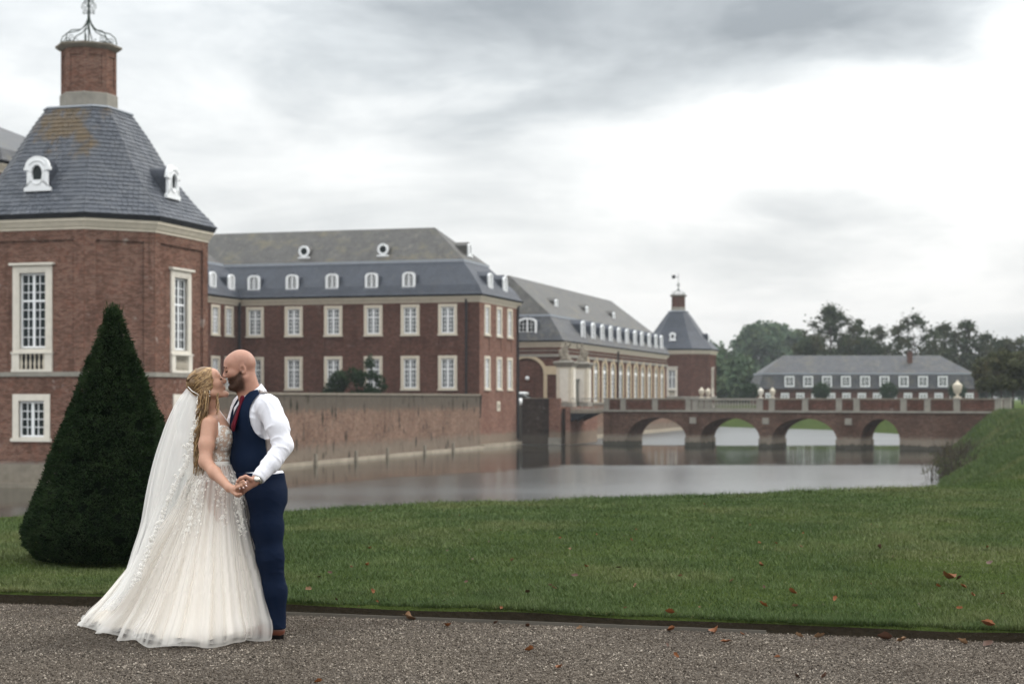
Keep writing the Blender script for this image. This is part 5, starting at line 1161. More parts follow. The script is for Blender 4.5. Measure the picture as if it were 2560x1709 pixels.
# ---------------- groom
GR = np.array([(665 - 1280) / 400., 10.52, 0.0]); groom = thing('person', 'bald bearded man in white shirt, navy waistcoat and trousers, kissing the bride', 'person', tuple(GR)); ANCH[groom.name] = tuple(GR)
psi = R(24); fd = np.array([-math.cos(psi), -math.sin(psi), 0]); ld = np.array([math.sin(psi), -math.cos(psi), 0]); up = np.array([0, 0, 1.])
RT = Matrix(np.array([fd, ld, up]).T.tolist())
chest, waist, hip = J(630, 1062, 10.55), J(640, 1150, 10.55), J(657, 1228, 10.56)
sN, sF = J(671, 1017, 10.37), J(612, 1012, 10.72); eN, wN = J(706, 1112, 10.30), J(645, 1196, 10.16); eF, wF = J(578, 1095, 10.88), J(545, 1150, 10.86)
Hm = rotmat((-math.cos(R(10)), -math.sin(R(10))), R(-11)); GS = .945; HC = J(557, 940, 10.49) - Hm @ (np.array([.122, 0, -.020]) * GS)
glo, ghi = (-2.0, 9.85, -.02), (-1.30, 11.05, 1.86)
def torso(F, o=0.0):
    F.ell(chest, (.125 + o, .178 + o, .20 + o), .03, RT); F.ell(J(640, 1040, 10.55), (.10 + o, .175 + o, .10 + o), .05, RT); F.ell(waist, (.150 + o, .165 + o, .17 + o), .06, RT); F.ell(hip, (.13 + o, .165 + o, .12 + o), .06, RT)
    F.cap(J(664, 1012, 10.42), J(618, 1008, 10.70), .062 + o, .062 + o, .05); F.cap(J(640, 1010, 10.55), J(632, 985, 10.54), .085 + o, .06 + o, .06)
# skin: head, neck, hands, and the body inside the clothes, one mesh
F = Field(glo, ghi, .0042); torso(F, -.016)
TH = head(F, HC, Hm, GS, True)
F.cap(J(633, 1003, 10.545), HC + Hm @ np.array([-.028, 0, -.045]), .066, .058, .025); F.cap(J(612, 992, 10.53), HC + Hm @ np.array([.02, 0, -.075]), .04, .035, .03)
F.chain([sN, eN, wN], [.05, .038, .026], .02); F.chain([sF, eF, wF], [.05, .038, .028], .02)
for a, b_, c_ in ((J(664, 1245, 10.46), J(674, 1392, 10.44), J(690, 1560, 10.47)), (J(650, 1245, 10.66), J(652, 1392, 10.66), J(658, 1565, 10.66))): F.chain([a, b_, c_], [.085, .06, .035], .03)
# near hand: palm, thumb on top, four fingers curling under the bride's hand
F.cap(wN, J(634, 1203, 10.14), .027, .028, .015); F.cap(J(634, 1203, 10.14), J(614, 1216, 10.13), .030, .030, .015, flat=((0, 1, .1), .72))
F.chain([J(628, 1198, 10.11), J(614, 1191, 10.09), J(602, 1195, 10.08), J(593, 1203, 10.08)], [.015, .0125, .0115, .009], .006)
for i, (a, b_, c_, d_) in enumerate((((612, 1208), (600, 1216), (590, 1222), (586, 1229)), ((611, 1215), (600, 1223), (590, 1229), (587, 1235)), ((611, 1221), (602, 1229), (593, 1235), (590, 1239)), ((614, 1225), (606, 1232), (599, 1237), (596, 1240)))):
    F.chain([J(*a, 10.145), J(*b_, 10.165), J(*c_, 10.15), J(*d_, 10.115)], [.0115, .011, .0105, .0085], .004)
F.ell(wF + np.array([-.02, 0, -.04]), (.04, .025, .05), .02)
bme = F.mesh('body', 'skin_groom', 1); nV = len(bme.vertices); vc = np.empty(nV * 3, np.float32); bme.vertices.foreach_get('co', vc); vc = vc.reshape(-1, 3)
vn = np.empty(nV * 3, np.float32); bme.vertices.foreach_get('normal', vn); vn = vn.reshape(-1, 3); hq = (vc - HC) @ Hm / GS
def smooth(v, a, b): t_ = np.clip((v - a) / (b - a), 0, 1); return t_ * t_ * (3 - 2 * t_)
line = np.where(hq[:, 0] < .045, .000 - hq[:, 0] * .62, -.028 - (hq[:, 0] - .045) * .12); line = np.minimum(line, np.where(hq[:, 0] > .09, -.036, 1))
mk_ = smooth(line - hq[:, 2], -.004, .014) * smooth(hq[:, 0], -.022, .012) * smooth(hq[:, 2], -.165, -.118)
lip = np.sqrt(((hq[:, 2] + .0575) / .011) ** 2 + (hq[:, 1] / .022) ** 2); mk_ *= np.where(hq[:, 0] > .075, smooth(lip, .8, 1.15), 1)
near_ = np.linalg.norm(vc - HC, axis=1) < .19; mk_ = mk_ * near_
scalp = .20 * smooth(hq[:, 2], -.06, .0) * smooth(.035 - hq[:, 0], 0, .05) * (1 - smooth(hq[:, 2], .06, .11)) * near_ * (np.abs(hq[:, 1]) < .078)
at = bme.attributes.new('stubble', 'FLOAT', 'POINT'); at.data.foreach_set('value', np.maximum(mk_, scalp).astype(np.float32)); sdfpart('body', bme, groom)
ids = np.nonzero(mk_ > .35)[0]; g = np.random.default_rng(2); ids = g.choice(ids, 5200, p=mk_[ids] / mk_[ids].sum()); p0 = vc[ids] + g.normal(size=(5200, 3)) * .0015
dv = vn[ids] * .6 + np.array(-Hm[:, 2]) * .6 + g.normal(size=(5200, 3)) * .35; dv /= np.linalg.norm(dv, axis=1)[:, None]; sd_ = np.cross(dv, g.normal(size=(5200, 3))); sd_ /= np.linalg.norm(sd_, axis=1)[:, None]; ln_ = (.003 + .004 * g.random(5200))[:, None]
bc = np.stack([p0 - sd_ * .0006, p0 + sd_ * .0006, p0 + dv * ln_], 1).reshape(-1, 3); sdfpart('beard', meshdata('beard', bc, np.arange(len(bc)).reshape(-1, 3), 'beard', False, False), groom)
for q in (-1, 1):
    vtube('eyebrow', [TH(.097, q * .013, .030), TH(.100, q * .028, .036), TH(.086, q * .050, .030)], [.005, .006, .003], 'brow', groom, 5)
    vtube('eyelash', [TH(.0935, q * .016, .006), TH(.0965, q * .031, .002), TH(.086, q * .048, .007)], [.003, .0042, .003], 'brow', groom, 4)
# shirt
F = Field(glo, ghi, .005); torso(F, -.004); 
mid = sN * .5 + eN * .5 + np.array([.012, -.01, 0])
F.chain([sN, mid, eN], [.077, .068, .058], .03); fm = eN * .5 + wN * .5 + np.array([.006, 0, -.010]); F.chain([eN + np.array([.010, 0, -.004]), fm, wN * .85 + eN * .15], [.060, .052, .043], .02)
F.chain([sF, eF, wF], [.076, .06, .045], .03)
folds(F, .0070, 70., [(.75, .3, .6), (.1, .5, .85)], 3); folds(F, .0030, 135., [(.6, .4, .7), (.9, .1, -.3)], 5)
F.cap(wN * .82 + eN * .18, wN * .97 + eN * .03, .046, .043, .004)          # cuff
x, y, z = F.grid(); ax_ = (wN - eN) / np.linalg.norm(wN - eN); cut = (x - wN[0]) * ax_[0] + (y - wN[1]) * ax_[1] + (z - wN[2]) * ax_[2]
near = ((x - wN[0]) ** 2 + (y - wN[1]) ** 2 + (z - wN[2]) ** 2) < .15 ** 2
F.D = np.where(near, np.maximum(F.D, cut - .002), F.D).astype(np.float32)
sdfpart('shirt', F.mesh('shirt', 'shirt_white', 2), groom)
# collar: a folded band leaning with the neck
cb, ct = J(634, 997, 10.545), J(622, 972, 10.535); axc = (ct - cb) / np.linalg.norm(ct - cb); a1 = np.cross(axc, (0, 1, 0)); a1 /= np.linalg.norm(a1); a2 = np.cross(axc, a1)
mb = MB(); rings = []; N = 40
for h_, r_, dr in ((-.012, .088, 0), (.030, .080, 0), (.040, .0775, 0), (.041, .074, 0), (.02, .073, 0), (-.02, .078, 0)):
    ring = []
    for i in range(N):
        th = 2 * math.pi * i / N; dv = a1 * math.cos(th) + a2 * math.sin(th); fr_ = float(dv @ fd); hh = h_ + (-.022 * max(0, fr_) ** 3 if h_ > 0 else -.030 * max(0, fr_) ** 2) + .016 * max(0, -fr_)
        ring.append(cb + axc * (hh + .012) + dv * r_ * (1 + .10 * abs(fr_)))
    rings.append(ring)
mb.loft(rings, cap=False); mb.build('collar', 'shirt_white', groom, True)
# waistcoat, front and back
def vest(name, mat, side):
    G_ = Field((-1.95, 10.15, .92), (-1.32, 10.95, 1.62), .005); torso(G_, .010); x, y, z = G_.grid()
    rx, ry = x - chest[0], y - chest[1]; f_ = rx * fd[0] + ry * fd[1]; l_ = rx * ld[0] + ry * ld[1]; zl = z + 0 * x
    zV, zN = J(0, 1060, 10.5)[2], J(0, 968, 10.5)[2]; wv = .092 * np.clip((zl - zV) / (zN - zV), 0, 1.3)
    k = np.where(f_ > -.06, np.where(zl > zV, wv - np.abs(l_), -1), -1)                 # neck opening
    for sh, sg in ((sN, 1), (sF, -1)):
        fs = (x - sh[0]) * fd[0] + (y - sh[1]) * fd[1]; zc = z - (sh[2] - .055); arm = .118 - np.sqrt((fs * 1.05 + .008) ** 2 + (zc * .82) ** 2)
        k = np.maximum(k, np.where(l_ * sg > .075, arm, -1))
    zb = 1.015 - .045 * np.clip(f_ * 6, -.6, 1); k = np.maximum(k, zb - zl); k = np.maximum(k, zl - 1.585)
    neck = .072 - np.sqrt((x - J(632, 985, 10.54)[0]) ** 2 + (y - 10.54) ** 2) ; k = np.maximum(k, np.where(zl > 1.5, neck, -1))
    edge = f_ + .035 - .02 * np.clip((zl - 1.3) * 4, -1, 2); k = np.maximum(k, -edge if side > 0 else edge + .003)
    folds(G_, .0016, 60., [(.3, .2, .9)], 8); G_.D = np.maximum(G_.D, k * .9).astype(np.float32); o = sdfpart(name, G_.mesh(name, mat, 2), groom); return o
vf = vest('waistcoat', 'vest_navy', 1); vest('waistcoat_back', 'vest_satin', -1)
# tie
F = Field((-1.9, 10.2, 1.25), (-1.5, 10.7, 1.62), .003); k0, k1 = J(606, 996, 10.46), J(583, 1064, 10.40)
F.cap(k0, J(602, 1006, 10.45), .021, .016, .006, flat=(fd, .7)); F.cap(J(602, 1006, 10.45), k1, .018, .036, .006, flat=(fd, .35)); sdfpart('tie', F.mesh('tie', 'tie_red', 1), groom)
# trousers
F = Field((-1.95, 10.25, .03), (-1.30, 10.9, 1.10), .005)
F.ell(hip + np.array([.0, 0, .04]), (.142, .170, .13), .03, RT); F.ell(J(676, 1246, 10.54), (.105, .15, .11), .05); F.ell(J(646, 1180, 10.55), (.150, .168, .07), .05, RT)
F.chain([J(663, 1245, 10.465), J(668, 1320, 10.45), J(675, 1392, 10.44), J(686, 1480, 10.46), J(689, 1572, 10.47)], [.110, .094, .078, .071, .064], .05)
F.chain([J(648, 1245, 10.64), J(648, 1320, 10.66), J(650, 1392, 10.67), J(655, 1480, 10.67), J(658, 1572, 10.67)], [.112, .095, .077, .070, .062], .03)
x, y, z = F.grid(); mk = .35 + .3 * np.exp(-((z - .82) / .09) ** 2) + .75 * np.exp(-((z - .45) / .12) ** 2) + .8 * np.exp(-((z - .12) / .06) ** 2)
folds(F, .0040, 85., [(.5, .3, .8), (-.45, .3, .85), (.1, .2, .95)], 12, mask=mk)
F.D = np.maximum(np.maximum(F.D, .066 + .012 * 0 - z), z - 1.035 - .0 * x).astype(np.float32); tr_ = sdfpart('trousers', F.mesh('trousers', 'trouser_navy', 4), groom)
wb = J(646, 1186, 10.55); mb = MB(); mb.loft([[wb + fd * r_ * math.cos(a) + ld * (r_ + .017) * math.sin(a) + up * (h_ + .006 * math.cos(a)) for a in np.linspace(0, 2 * math.pi, 41)[:-1]] for r_, h_ in ((.153, -.035), (.158, -.03), (.158, .012), (.15, .016))], cap=False); mb.build('waistband', 'trouser_navy', groom, True)
mb = MB(); mb.loft([[wb + fd * r_ * math.cos(a) + ld * (r_ + .016) * math.sin(a) + up * h_ for a in np.linspace(0, 2 * math.pi, 41)[:-1]] for r_, h_ in ((.15, -.004), (.158, .002), (.156, .016), (.145, .028))], cap=False); mb.build('shirt_hem', 'shirt_white', groom, True)
# shoes
for hx, hy in ((J(692, 1590, 10.47)[0], 10.47), (J(660, 1590, 10.67)[0], 10.67)):
    F = Field((hx - .34, hy - .1, -.01), (hx + .1, hy + .1, .16), .004); F.cap((hx + .012, hy, .05), (hx - .09, hy - .008, .055), .038, .042, .02); F.cap((hx - .09, hy - .008, .05), (hx - .21, hy - .02, .034), .043, .036, .03, flat=((0, 0, 1), .7)); F.cap((hx, hy, .06), (hx - .02, hy, .11), .036, .042, .02)
    x, y, z = F.grid(); F.D = np.maximum(F.D, .022 - z).astype(np.float32); sh = sdfpart('shoe', F.mesh('shoe', 'shoe_brown', 1), groom)
    so = MB(); N = 22; out = [(hx - .09 + .145 * math.cos(a) * (1.05 if math.cos(a) < 0 else .93), hy - .01 + .043 * math.sin(a) * (1.0 if math.cos(a) < .3 else .85)) for a in np.linspace(0, 2 * math.pi, N + 1)[:-1]]
    so.slab(out, .001, .024); so.slab([(x_, y_) for x_, y_ in out if x_ > hx - .06], 0.0, .03); so.build('sole', 'shoe_sole', sh)
# wrist watch
mb = MB(); wc = wN * .985 + eN * .015; b1 = np.cross(ax_, up); b1 /= np.linalg.norm(b1); b2 = np.cross(ax_, b1)
wc2 = wN + ax_ * .012
mb.loft([[wc2 + ax_ * h_ + (b1 * math.cos(a) + b2 * math.sin(a)) * r_ for a in np.linspace(0, 2 * math.pi, 25)[:-1]] for r_, h_ in ((.031, -.011), (.035, -.009), (.035, .009), (.031, .011))], cap=False); wt = mb.build('watch', 'steel', groom, True)
nn = b1 * -.2 + np.array([0, -1, .3]); nn /= np.linalg.norm(nn); t1 = np.cross(nn, ax_); t1 /= np.linalg.norm(t1)
mb = MB(); mb.loft([[wc2 + nn * h_ + (ax_ * math.cos(a) + t1 * math.sin(a)) * r_ for a in np.linspace(0, 2 * math.pi, 21)[:-1]] for r_, h_ in ((.017, .03), (.019, .036), (.017, .042))]); mb.build('watch_case', 'steel', wt, True)

# ---------------- bride
BR = np.array([(560 - 1280) / 400., 10.55, 0.0]); bride = thing('person', 'bride with blonde half-up hair in long veil and wide tulle gown, kissing the man', 'person', tuple(BR)); ANCH[bride.name] = tuple(BR)
bh = rotmat((math.cos(R(9)), math.sin(R(9))), R(27)); BS = .90; BC = J(566, 950.5, 10.55) - bh @ (np.array([.122, 0, -.02]) * BS)
bN, bF = J(523, 1060, 10.42), J(540, 1056, 10.70); beN, bwN = J(514, 1154, 10.33), J(573, 1219, 10.155); beF, bwF = J(562, 1140, 10.80), J(602, 1165, 10.80)
bl, bhh = (-2.12, 9.95, -.01), (-1.55, 10.95, 1.74)
def btorso(F, o=0.0):
    F.ell(J(540, 1085, 10.56), (.085 + o, .138 + o, .13 + o), .03); F.ell(J(545, 1150, 10.56), (.074 + o, .112 + o, .10 + o), .05); F.ell(J(545, 1210, 10.56), (.11 + o, .15 + o, .12 + o), .06)
    F.ell(J(556, 1094, 10.49), (.056 + o, .058 + o, .062 + o), .06); F.ell(J(561, 1093, 10.62), (.056 + o, .058 + o, .062 + o), .06)
    F.cap(J(524, 1054, 10.45), J(540, 1052, 10.67), .042 + o, .042 + o, .05)
F = Field(bl, bhh, .0042); btorso(F)
head(F, BC, bh, BS, False)
F.cap(J(533, 1048, 10.56), BC + bh @ np.array([-.022, 0, -.05]), .047, .045, .03)
F.chain([bN, bN * .45 + beN * .55 + np.array([-.004, 0, 0]), beN, beN * .6 + bwN * .4 + np.array([0, 0, -.006]), bwN], [.050, .046, .039, .037, .0245], .025)
F.chain([bF, beF, bwF], [.048, .038, .026], .02)
F.chain([J(545, 1230, 10.48), J(550, 1400, 10.48), J(552, 1560, 10.48)], [.08, .055, .035], .03); F.chain([J(545, 1230, 10.64), J(550, 1400, 10.64), J(552, 1560, 10.64)], [.08, .055, .035], .03)
for y_ in (10.48, 10.64): F.cap(J(552, 1570, y_), J(590, 1583, y_), .03, .025, .02)
# near hand laid over the man's hand, four fingers across its back
F.cap(bwN, J(586, 1224, 10.13), .025, .026, .015, flat=((0, 1, 0), .8)); F.ell(J(588, 1223, 10.125), (.030, .019, .026), .012)
for a, b_, c_, d_ in (((592, 1210), (600, 1204), (608, 1202), (614, 1206)), ((592, 1215), (601, 1209), (609, 1208), (615.5, 1213.5)), ((592, 1220), (598, 1214), (604, 1213), (608.5, 1218.5)), ((590, 1225), (593, 1218), (597, 1216.5), (599, 1220))):
    F.chain([J(*a, 10.115), J(*b_, 10.085), J(*c_, 10.075), J(*d_, 10.08)], [.0100, .0093, .0087, .0068], .003)
F.chain([J(582, 1230, 10.12), J(592, 1236, 10.10), J(602, 1234, 10.10)], [.012, .0105, .008], .006)
sdfpart('body', F.mesh('body', 'skin_bride', 1), bride)
M['nail'] = plain('nail_polish', (.72, .55, .52), .25, .05, 9., .5)
for d_, e_ in (((614, 1206), (608, 1202)), ((615.5, 1213.5), (609, 1208)), ((608.5, 1218.5), (604, 1213)), ((599, 1220), (597, 1216.5))):
    p = J(*d_, 10.0745); q = J(*e_, 10.0700); v_ = (p - q) / np.linalg.norm(p - q); MB().tube([p - v_ * .006, p + v_ * .002, p + v_ * .007], [.0042, .0052, .003], 6).build('nail', 'nail', bride, True)
BT = lambda x, y, z: BC + bh @ (np.array([x, y, z]) * BS)
vtube('eyelash', [BT(.0935, -.018, .006), BT(.0965, -.031, .002), BT(.087, -.046, .007)], [.003, .0045, .003], 'brow', bride, 4); vtube('eyebrow', [BT(.090, -.014, .034), BT(.090, -.03, .040), BT(.078, -.047, .034)], [.002, .0026, .0014], 'brow', bride, 4)
# bodice with straps
F = Field((-2.1, 10.3, 1.04), (-1.6, 10.85, 1.45), .004); btorso(F, .006); x, y, z = F.grid(); zl = z + 0 * x
top = 1.335 - .30 * np.maximum(0, (x + 1.835)) ** 1.0 * 0 - .05 * np.exp(-((y - 10.56) / .06) ** 2) - .02 * np.clip((x + 1.83) * 8, 0, 1)
arm = np.minimum(np.linalg.norm(np.stack(np.broadcast_arrays(x - bN[0], (y - bN[1]) * .6, z - bN[2] + .03)), axis=0), 1); k = np.maximum(zl - top, 1.085 - zl); k = np.maximum(k, np.where(y < 10.47, .066 - arm, -1))
F.D = np.maximum(F.D, k).astype(np.float32); bod = sdfpart('bodice', F.mesh('bodice', 'bodice_nude', 1), bride)
BODV = np.empty(len(bod.data.vertices) * 3, np.float32); bod.data.vertices.foreach_get('co', BODV); BODV = BODV.reshape(-1, 3) + BR.astype(np.float32); BODN = np.empty(len(BODV) * 3, np.float32); bod.data.vertices.foreach_get('normal', BODN); BODN = BODN.reshape(-1, 3)
vtube('strap', [J(512, 1062, 10.47), J(520, 1046, 10.455), J(532, 1044, 10.445), J(545, 1058, 10.435), J(549, 1078, 10.425), J(546, 1100, 10.42), J(540, 1122, 10.43)], [.008, .009, .009, .010, .009, .008, .007], 'lace_white', bride, 6)
vtube('strap', [J(546, 1026, 10.66), J(552, 1034, 10.665), J(560, 1046, 10.665), J(570, 1062, 10.65), J(575, 1080, 10.64)], [.009, .01, .011, .011, .009], 'lace_white', bride, 6)
wv_ = MB(); wc_ = J(545.5, 1158, 10.56); wv_.loft([[wc_ + np.array([.083 * s_ * math.cos(a), .119 * s_ * math.sin(a), h_]) for a in np.linspace(0, 2 * math.pi, 41)[:-1]] for s_, h_ in ((1.0, -.014), (1.04, -.010), (1.04, .012), (1.0, .016))], cap=False); wv_.build('waist_ribbon', 'lace_white', bride, True)

# skirt: waist ellipse to a measured hem with train
hemf = np.array([(-2.84, 11.05), (-2.64, 10.70), (-2.45, 10.47), (-2.24, 10.19), (-1.99, 10.02), (-1.78, 10.10), (-1.65, 10.21), (-1.535, 10.42), (-1.515, 10.72)])
hemb = np.array([(-1.56, 10.98), (-1.72, 11.12), (-1.95, 11.22), (-2.25, 11.32), (-2.55, 11.38), (-2.78, 11.30)])
hem = np.concatenate([hemf, hemb]); NT_ = 420
def closed(P, n):
    P = np.asarray(P, float); m = len(P); out = []
    for t_ in np.arange(n) / n * m:
        i = int(t_); f = t_ - i; p0, p1, p2, p3 = P[(i - 1) % m], P[i % m], P[(i + 1) % m], P[(i + 2) % m]
        out.append(.5 * (2 * p1 + (p2 - p0) * f + (2 * p0 - 5 * p1 + 4 * p2 - p3) * f * f + (3 * p1 - p0 - 3 * p2 + p3) * f ** 3))
    return np.array(out)
HEM = closed(hem, NT_); wz = wc_[2] - .008
hc = np.array([-1.95, 10.62]); ang = np.unwrap(np.arctan2(HEM[:, 1] - hc[1], HEM[:, 0] - hc[0]))
lead = np.linalg.norm(np.roll(HEM, -1, 0) - HEM, axis=1); arc = np.cumsum(lead); arc = arc / arc[-1]
def skirt(name, mat, lift, seed, amp, zoff, parent, nt=46, t0=0.0, puff=0.0):
    g = np.random.default_rng(seed); rows = []; th = arc * 2 * math.pi; fo = 0
    for n_, a_ in ((9, .7), (14, 1.0), (22, 1.0), (35, .4), (58, .12)):
        ph = g.random() * 6.28; s_ = np.sin(n_ * th + ph + .6 * np.sin(3 * th + g.random() * 6)); fo = fo + a_ * (np.abs(s_) ** .8 * np.sign(s_))
    fo = fo / 2.2; fo2 = np.sin(11 * th + g.random() * 6)
    nor = np.stack([HEM[:, 0] - hc[0], HEM[:, 1] - hc[1]], 1); nor /= np.linalg.norm(nor, axis=1)[:, None]
    wa = np.arctan2(nor[:, 1], nor[:, 0]); W_ = np.stack([wc_[0] + .085 * np.cos(wa), wc_[1] + .120 * np.sin(wa)], 1)
    right = np.clip((HEM[:, 0] + 2.0) / .45, 0, 1)
    for i in range(nt + 1):
        t_ = t0 + (1 - t0) * i / nt; p_ = 1.10 - .28 * right; s_ = np.clip(t_ ** p_ * (1 + .10 * right), 0, 1.0); hipb = .035 * math.exp(-((t_ - .12) / .10) ** 2)
        # pleats start tight at the waist
        d = lift + hipb + amp * (t_ ** .75) * fo * (1 + .25 * np.sin(5 * t_ + 3 * th)) + puff * math.exp(-((t_ - .93) / .06) ** 2) * (1 + .6 * fo2)
        P = W_ + (HEM - W_) * s_[:, None] + nor * d[:, None]
        z = wz * (1 - t_) + zoff + .012 * (t_ > .97) * (1 + fo2)
        rows.append(np.stack([P[:, 0], P[:, 1], np.broadcast_to(z, P[:, 0].shape)], 1))
    V = np.array(rows); n = NT_; k = np.arange(nt)[:, None] * n; i = np.arange(n)[None]; j = (i + 1) % n
    q = np.stack([k + i, k + n + i, k + n + j, k + j], -1).reshape(-1, 4)[:, ::-1]
    pl_ = np.abs(np.sin(31 * th + 2.2 * np.sin(5 * th + seed) + seed)) ** 3 * .7 + np.abs(np.sin(12.5 * th + 1.5 * np.sin(3 * th + 2 * seed))) ** 6 * .8 + .25 * (np.sin(90 * th + 3 * np.sin(7 * th)) * .5 + .5)
    pl_ = np.clip(pl_, 0, 1); pa = np.array([np.roll(pl_, int(4 * math.sin(3 * i / nt + seed))) for i in range(nt + 1)]); pa[-1] = 1.0
    return link(name, meshdata(name, V.reshape(-1, 3) - BR, q, mat, True, False, {'pleat': ('POINT', 'FLOAT', pa)}), parent), V
sk, V0 = skirt('skirt', 'skirt_lining', -.095, 1, .020, .035, bride)
sk1, V1 = skirt('tulle_layer', 'tulle', -.045, 2, .030, .018, bride, puff=.012); sk2, V2 = skirt('tulle_layer', 'tulle', .016, 5, .036, .006, bride, puff=.02)
# lace flowers
def flowers(name, P, Nn, sizes, parent, seed, off=.003):
    g = np.random.default_rng(seed); m = 20; cos = []; fs = []; b = 0
    for p, n_, s_ in zip(P, Nn, sizes):
        n_ = n_ / (np.linalg.norm(n_) + 1e-9); a = np.cross(n_, (.3, .2, .9)); a /= np.linalg.norm(a) + 1e-9; c_ = np.cross(n_, a); ph = g.random() * 6.28; np_ = g.integers(5, 8)
        th = np.linspace(0, 2 * math.pi, m + 1)[:-1]; r_ = s_ * (.62 + .38 * np.abs(np.cos(np_ * th / 2 + ph))) * (1 + .12 * g.normal(size=m))
        rim = p + n_ * off + (a[None] * np.cos(th)[:, None] + c_[None] * np.sin(th)[:, None]) * r_[:, None] + n_ * (s_ * .10 * g.normal(size=m))[:, None]
        mid_ = p + n_ * (off + s_ * .16) + (a[None] * np.cos(th)[:, None] + c_[None] * np.sin(th)[:, None]) * s_ * .30
        cos.append(rim); cos.append(mid_); i = np.arange(m); j = (i + 1) % m; fs.append(np.stack([b + i, b + j, b + m + j, b + m + i], -1)); b += 2 * m
    o = link(name, meshdata(name, np.concatenate(cos) - parent_world(parent), np.concatenate(fs), 'lace_white', False, False), parent); tag(o, kind='stuff'); return o
def parent_world(p): return BR
g = np.random.default_rng(77); P = []; Nn = []; S_ = []
nv = V2.shape[0]; front = [i for i in range(NT_) if HEM[i, 1] < 10.75]; bands = g.choice(front, 15)
for b_ in bands:
    ln = g.integers(7, 21)
    for k_ in range(int(ln)):
        for rep in range(3):
            r_ = 2 + k_ + g.integers(0, 2); c_ = int(b_ + g.normal() * (2 + 30 / (r_ + 2))) % NT_; fr_ = g.random()
            if r_ >= nv - 2: continue
            p = V2[r_, c_]; n_ = np.cross(V2[r_, (c_ + 3) % NT_] - V2[r_, c_ - 3], V2[r_ + 1, c_] - V2[r_ - 1, c_]); n_ = n_ if n_ @ (p - np.array([hc[0], hc[1], p[2]])) > 0 else -n_
            p = p * (1 - fr_) + V2[r_ + 1, c_] * fr_; P.append(p); Nn.append(n_); S_.append(.004 + .007 * g.random() ** 1.5)
flowers('lace_applique', P, Nn, S_, sk2, 8, .004)
i = g.choice(len(BODV), 620); k = [q for q in i if BODV[q][1] < 10.62]; flowers('bodice_lace', [BODV[q] for q in k], [BODN[q] for q in k], list(.004 + .008 * g.random(len(k))), bod, 9, .003)

# hair
HL = np.array((-2.16, 10.30, 1.05)); F = Field(HL, (-1.70, 10.78, 1.74), .004); hm = Matrix(bh.tolist())
F.ell(BT(-.016, 0, .055), [.098 * BS, .082 * BS, .090 * BS], .02, hm); F.ell(BT(-.03, 0, .02), [.088 * BS, .083 * BS, .085 * BS], .02, hm)
F.ell(J(493, 958, 10.52), (.062, .085, .058), .03); F.ell(J(506, 982, 10.52), (.058, .082, .038), .03); F.cap(J(510, 992, 10.50), J(505, 1045, 10.53), .045, .035, .03); F.cap(J(505, 1045, 10.53), J(497, 1140, 10.54), .035, .02, .03)
x, y, z = F.grid(); q = [((x - BC[0]) * bh[0, i] + (y - BC[1]) * bh[1, i] + (z - BC[2]) * bh[2, i]) / BS for i in range(3)]
face = np.minimum(q[0] - (.058 + .20 * np.clip(q[2] - .0, -.1, .1)), .092 - q[2]); F.D = np.maximum(F.D, np.where(q[2] > -.12, face, -1)).astype(np.float32)
hm_o = sdfpart('hair', F.mesh('hair', 'hair_under', 1), bride)
def surf(c, d):           # first exit of a ray from the hair's inside
    for s_ in np.arange(.20, .0, -.003):
        p = c + d * s_; i = np.round((p - HL) / F.h).astype(int)
        if (i >= 0).all() and (i < F.n).all() and F.D[tuple(i)] < 0: return p
    return c + d * .05
st = MB(); g = np.random.default_rng(5); cen = J(510, 958, 10.52)
for sgn in (-1, 1):
    for i in range(230 if sgn < 0 else 110):
        u = g.random(); s0 = BT(.078 - .09 * max(0, u - .45), sgn * (.012 + .070 * min(1, u * 1.5)), .115 - .165 * u); e0 = J(492 + 18 * g.random(), 946 + 44 * u + 5 * g.normal(), 10.52 + sgn * (.03 + .05 * g.random()))
        pts = []
        for k_ in np.linspace(0, 1, 13):
            p = s0 * (1 - k_) + e0 * k_ + np.array([0, sgn * .03 * math.sin(math.pi * k_), .03 * math.sin(math.pi * k_) * (1 - u)]); d = p - cen; d /= np.linalg.norm(d); pts.append(surf(cen, d) + d * (.002 + .004 * g.random()))
        pts = [pts[0]] + [(pts[j - 1] + 2 * pts[j] + pts[j + 1]) / 4 for j in range(1, 12)] + [pts[-1]]
        st.tube(pts, [.0016 + .0020 * math.sin(math.pi * k_ / 12) for k_ in range(13)], 4)
for i in range(110):     # rolled bun: loops that turn under
    a0 = g.uniform(-1.2, 1.2); pts = []
    for k_ in np.linspace(0, 1, 11):
        an = 2.0 - 3.3 * k_; d = np.array([-math.cos(a0 * .6) * math.cos(an - .6), math.sin(a0), math.sin(an - .3)]); d /= np.linalg.norm(d); pts.append(surf(J(498, 966, 10.52), d) + d * .003)
    st.tube(pts, .0030, 4)
for i in range(248):     # loose curls down the back and by the neck
    x0 = g.uniform(496, 522) if i < 240 else g.uniform(539, 546); y0 = g.uniform(975, 1000); Yd = g.uniform(10.42, 10.50); Ln = g.uniform(90, 200) if i < 240 else g.uniform(35, 60); ph = g.random() * 6.28; am = g.uniform(1.2, 4.5) if i < 240 else 2; pts = []; rs = []
    for k_ in np.linspace(0, 1, 26):
        yy = y0 + Ln * k_; xx = x0 - (12 * k_ if i < 240 else -1 * k_) + am * math.sin(ph + k_ * (8 + Ln * .035)) * min(1, k_ * 3); pts.append(J(xx, yy, Yd - .03 * k_ + .012 * math.cos(ph + k_ * (8 + Ln * .035)))); rs.append((.0021 if i < 240 else .0016) * (1 - .75 * k_) + .0012)
    st.tube(pts, rs, 5)
st.build('hair_strands', 'hair', hm_o, True)['kind'] = 'stuff'

